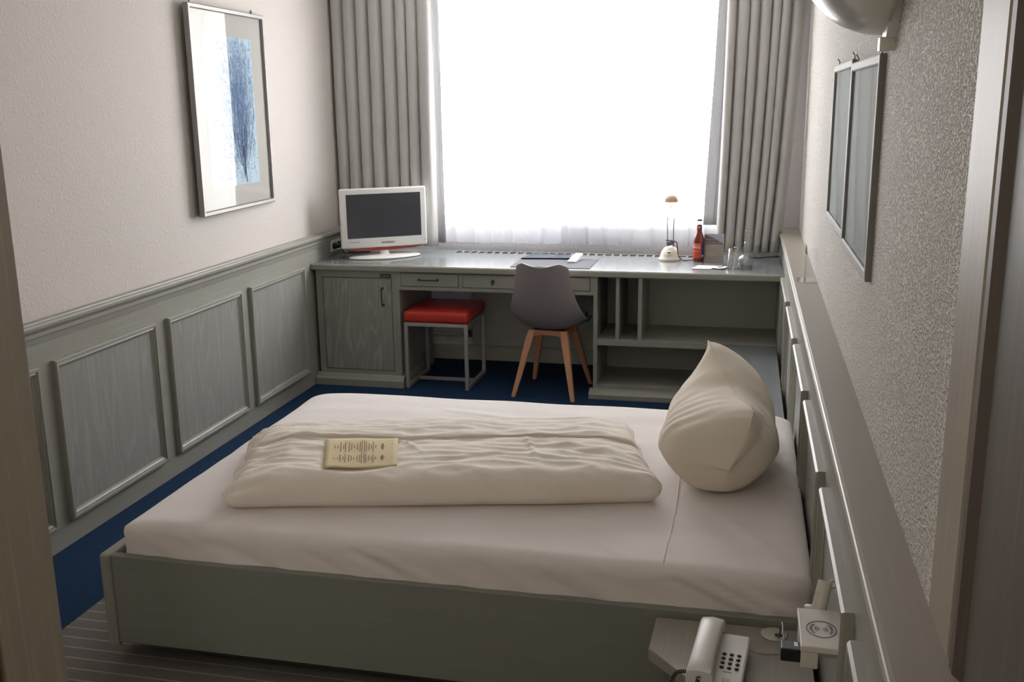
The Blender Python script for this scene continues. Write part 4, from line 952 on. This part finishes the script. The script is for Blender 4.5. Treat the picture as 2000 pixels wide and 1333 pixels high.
for i, p_ in enumerate(bz):
    a = i*1.15; cpts.append(p_+Vector((math.cos(a)*.0042, 0, math.sin(a)*.0042+.004)))
obj('coiled_cord', tube(B(), cpts, .0016, 6), dark_pl, ph, True, True)
obj('line_cord', tube(B(), bez([(.058, .10, .012), (.08, .095, .008), (.11, .115, -.002), (.14, .135, -.002), (.150, .190, -.002)], 20), .0018, 6), plain('cord_grey', (.3, .29, .27), .6), ph, True, True)

# wall-mounted charging shelf with reading lamp
bx2 = thing('charging_shelf', 'small white wall-mounted charging shelf with a round printed sign', 'charger', (2.77, -1.65, .64))
wpm = plain('shelf_white', (.62, .59, .55), .45, var=.02)
b = bbox(2.722, 2.810, -1.730, -1.570, .638, .651, bev=.002); obj('top_plate', b, wpm, bx2)
obj('body', bbox(2.723, 2.757, -1.726, -1.60, .600, .638, bev=.003), wpm, bx2)
obj('bracket', bbox(2.757, 2.8115, -1.69, -1.62, .608, .638), wpm, bx2)
inkm = plain('print_ink', (.13, .12, .15), .6)
b = lathe(B(), [(.0315, .651), (.0345, .651), (.0345, .6516), (.0315, .6516)], 0, 0, 40)
bmesh.ops.translate(b, verts=b.verts, vec=(0, 0, 0))
for s in (-1, 1):
    for rad in (.004, .0085, .013):
        n_ = 8; A_ = []
        for i in range(n_+1):
            a = -.8+1.6*i/n_; A_.append((Vector((s*(rad)*math.cos(a), (rad)*math.sin(a), .6514)), Vector((s*(rad+.0025)*math.cos(a), (rad+.0025)*math.sin(a), .6514))))
        for p_, q_ in zip(A_, A_[1:]): b.faces.new([b.verts.new(v_) for v_ in (p_[0], p_[1], q_[1], q_[0])])
def arctext(body, size, rad, mid, z):
    t = text_bm(body, size, .0002)
    for v in t.verts:
        a = mid-v.co.x/rad; v.co = Vector(((rad+v.co.y)*math.cos(a), (rad+v.co.y)*math.sin(a), z+v.co.z))
    return t
join(b, arctext('WIRELESS', .0095, .0235, PI*.02, .6514)); join(b, arctext('CHARGER', .0095, .0235, PI*1.0, .6514))
bmesh.ops.scale(b, vec=(.88, 1.0, 1), verts=b.verts); bmesh.ops.translate(b, verts=b.verts, vec=(2.766, -1.655, 0))
obj('round_sign', b, inkm, bx2)
adp = thing('power_adapter', 'small black power adapter plugged into the side of the white charging shelf', 'adapter', (2.70, -1.69, .622))
obj('body', bbox(2.685, 2.7235, -1.722, -1.688, .609, .637, bev=.002), dark_pl, adp)
obj('sticker', bbox(2.711, 2.718, -1.708, -1.692, .637, .6375), white_pl, adp)
obj('cable', tube(B(), bez([(2.694, -1.690, .625), (2.692, -1.66, .628), (2.694, -1.55, .60), (2.705, -1.25, .40), (2.706, -1.165, .357)], 24), .0022, 6), plain('cable_grey', (.10, .095, .09), .5), adp, True)
rl = thing('reading_lamp', 'white tube-shaped reading lamp on the wainscot beside the mattress corner', 'lamp', (2.79, -1.5, .66))
A_, Z_ = Vector((2.781, -1.52, .692)), Vector((2.766, -1.545, .622))
dv_ = (A_-Z_).normalized(); b = B()
tube(b, [Z_, A_], .0155, 24, caps=False); tube(b, [A_, Z_], .0125, 24, caps=False)
rings_ = []
for P_, sgn in ((A_, 1),):
    n1 = dv_.orthogonal().normalized(); n2_ = dv_.cross(n1)
    o1 = [b.verts.new(P_+(n1*math.cos(2*PI*k/24)+n2_*math.sin(2*PI*k/24))*.0155) for k in range(24)]; o2 = [b.verts.new(P_+(n1*math.cos(2*PI*k/24)+n2_*math.sin(2*PI*k/24))*.0125) for k in range(24)]
    for k in range(24): b.faces.new((o1[k], o1[(k+1) % 24], o2[(k+1) % 24], o2[k]))
obj('lamp_head', b, wpm, rl, True)
obj('inner_wall', tube(B(), [Z_+dv_*.005, Z_+dv_*.03], .0122, 20), pewter, rl, True)
b = tube(B(), [(2.790, -1.515, .688), (2.811, -1.49, .690)], .004, 10); tube(b, [(2.788, -1.52, .672), (2.811, -1.49, .674)], .003, 10); box(b, 2.806, 2.8115, -1.515, -1.465, .655, .705, bev=.002)
obj('wall_mount', b, wpm, rl)
obj('tip', tube(B(), [Z_+Vector((-.004, .01, .01)), Z_+Vector((-.022, .03, .004))], [.010, .006], 12), wpm, rl, True)
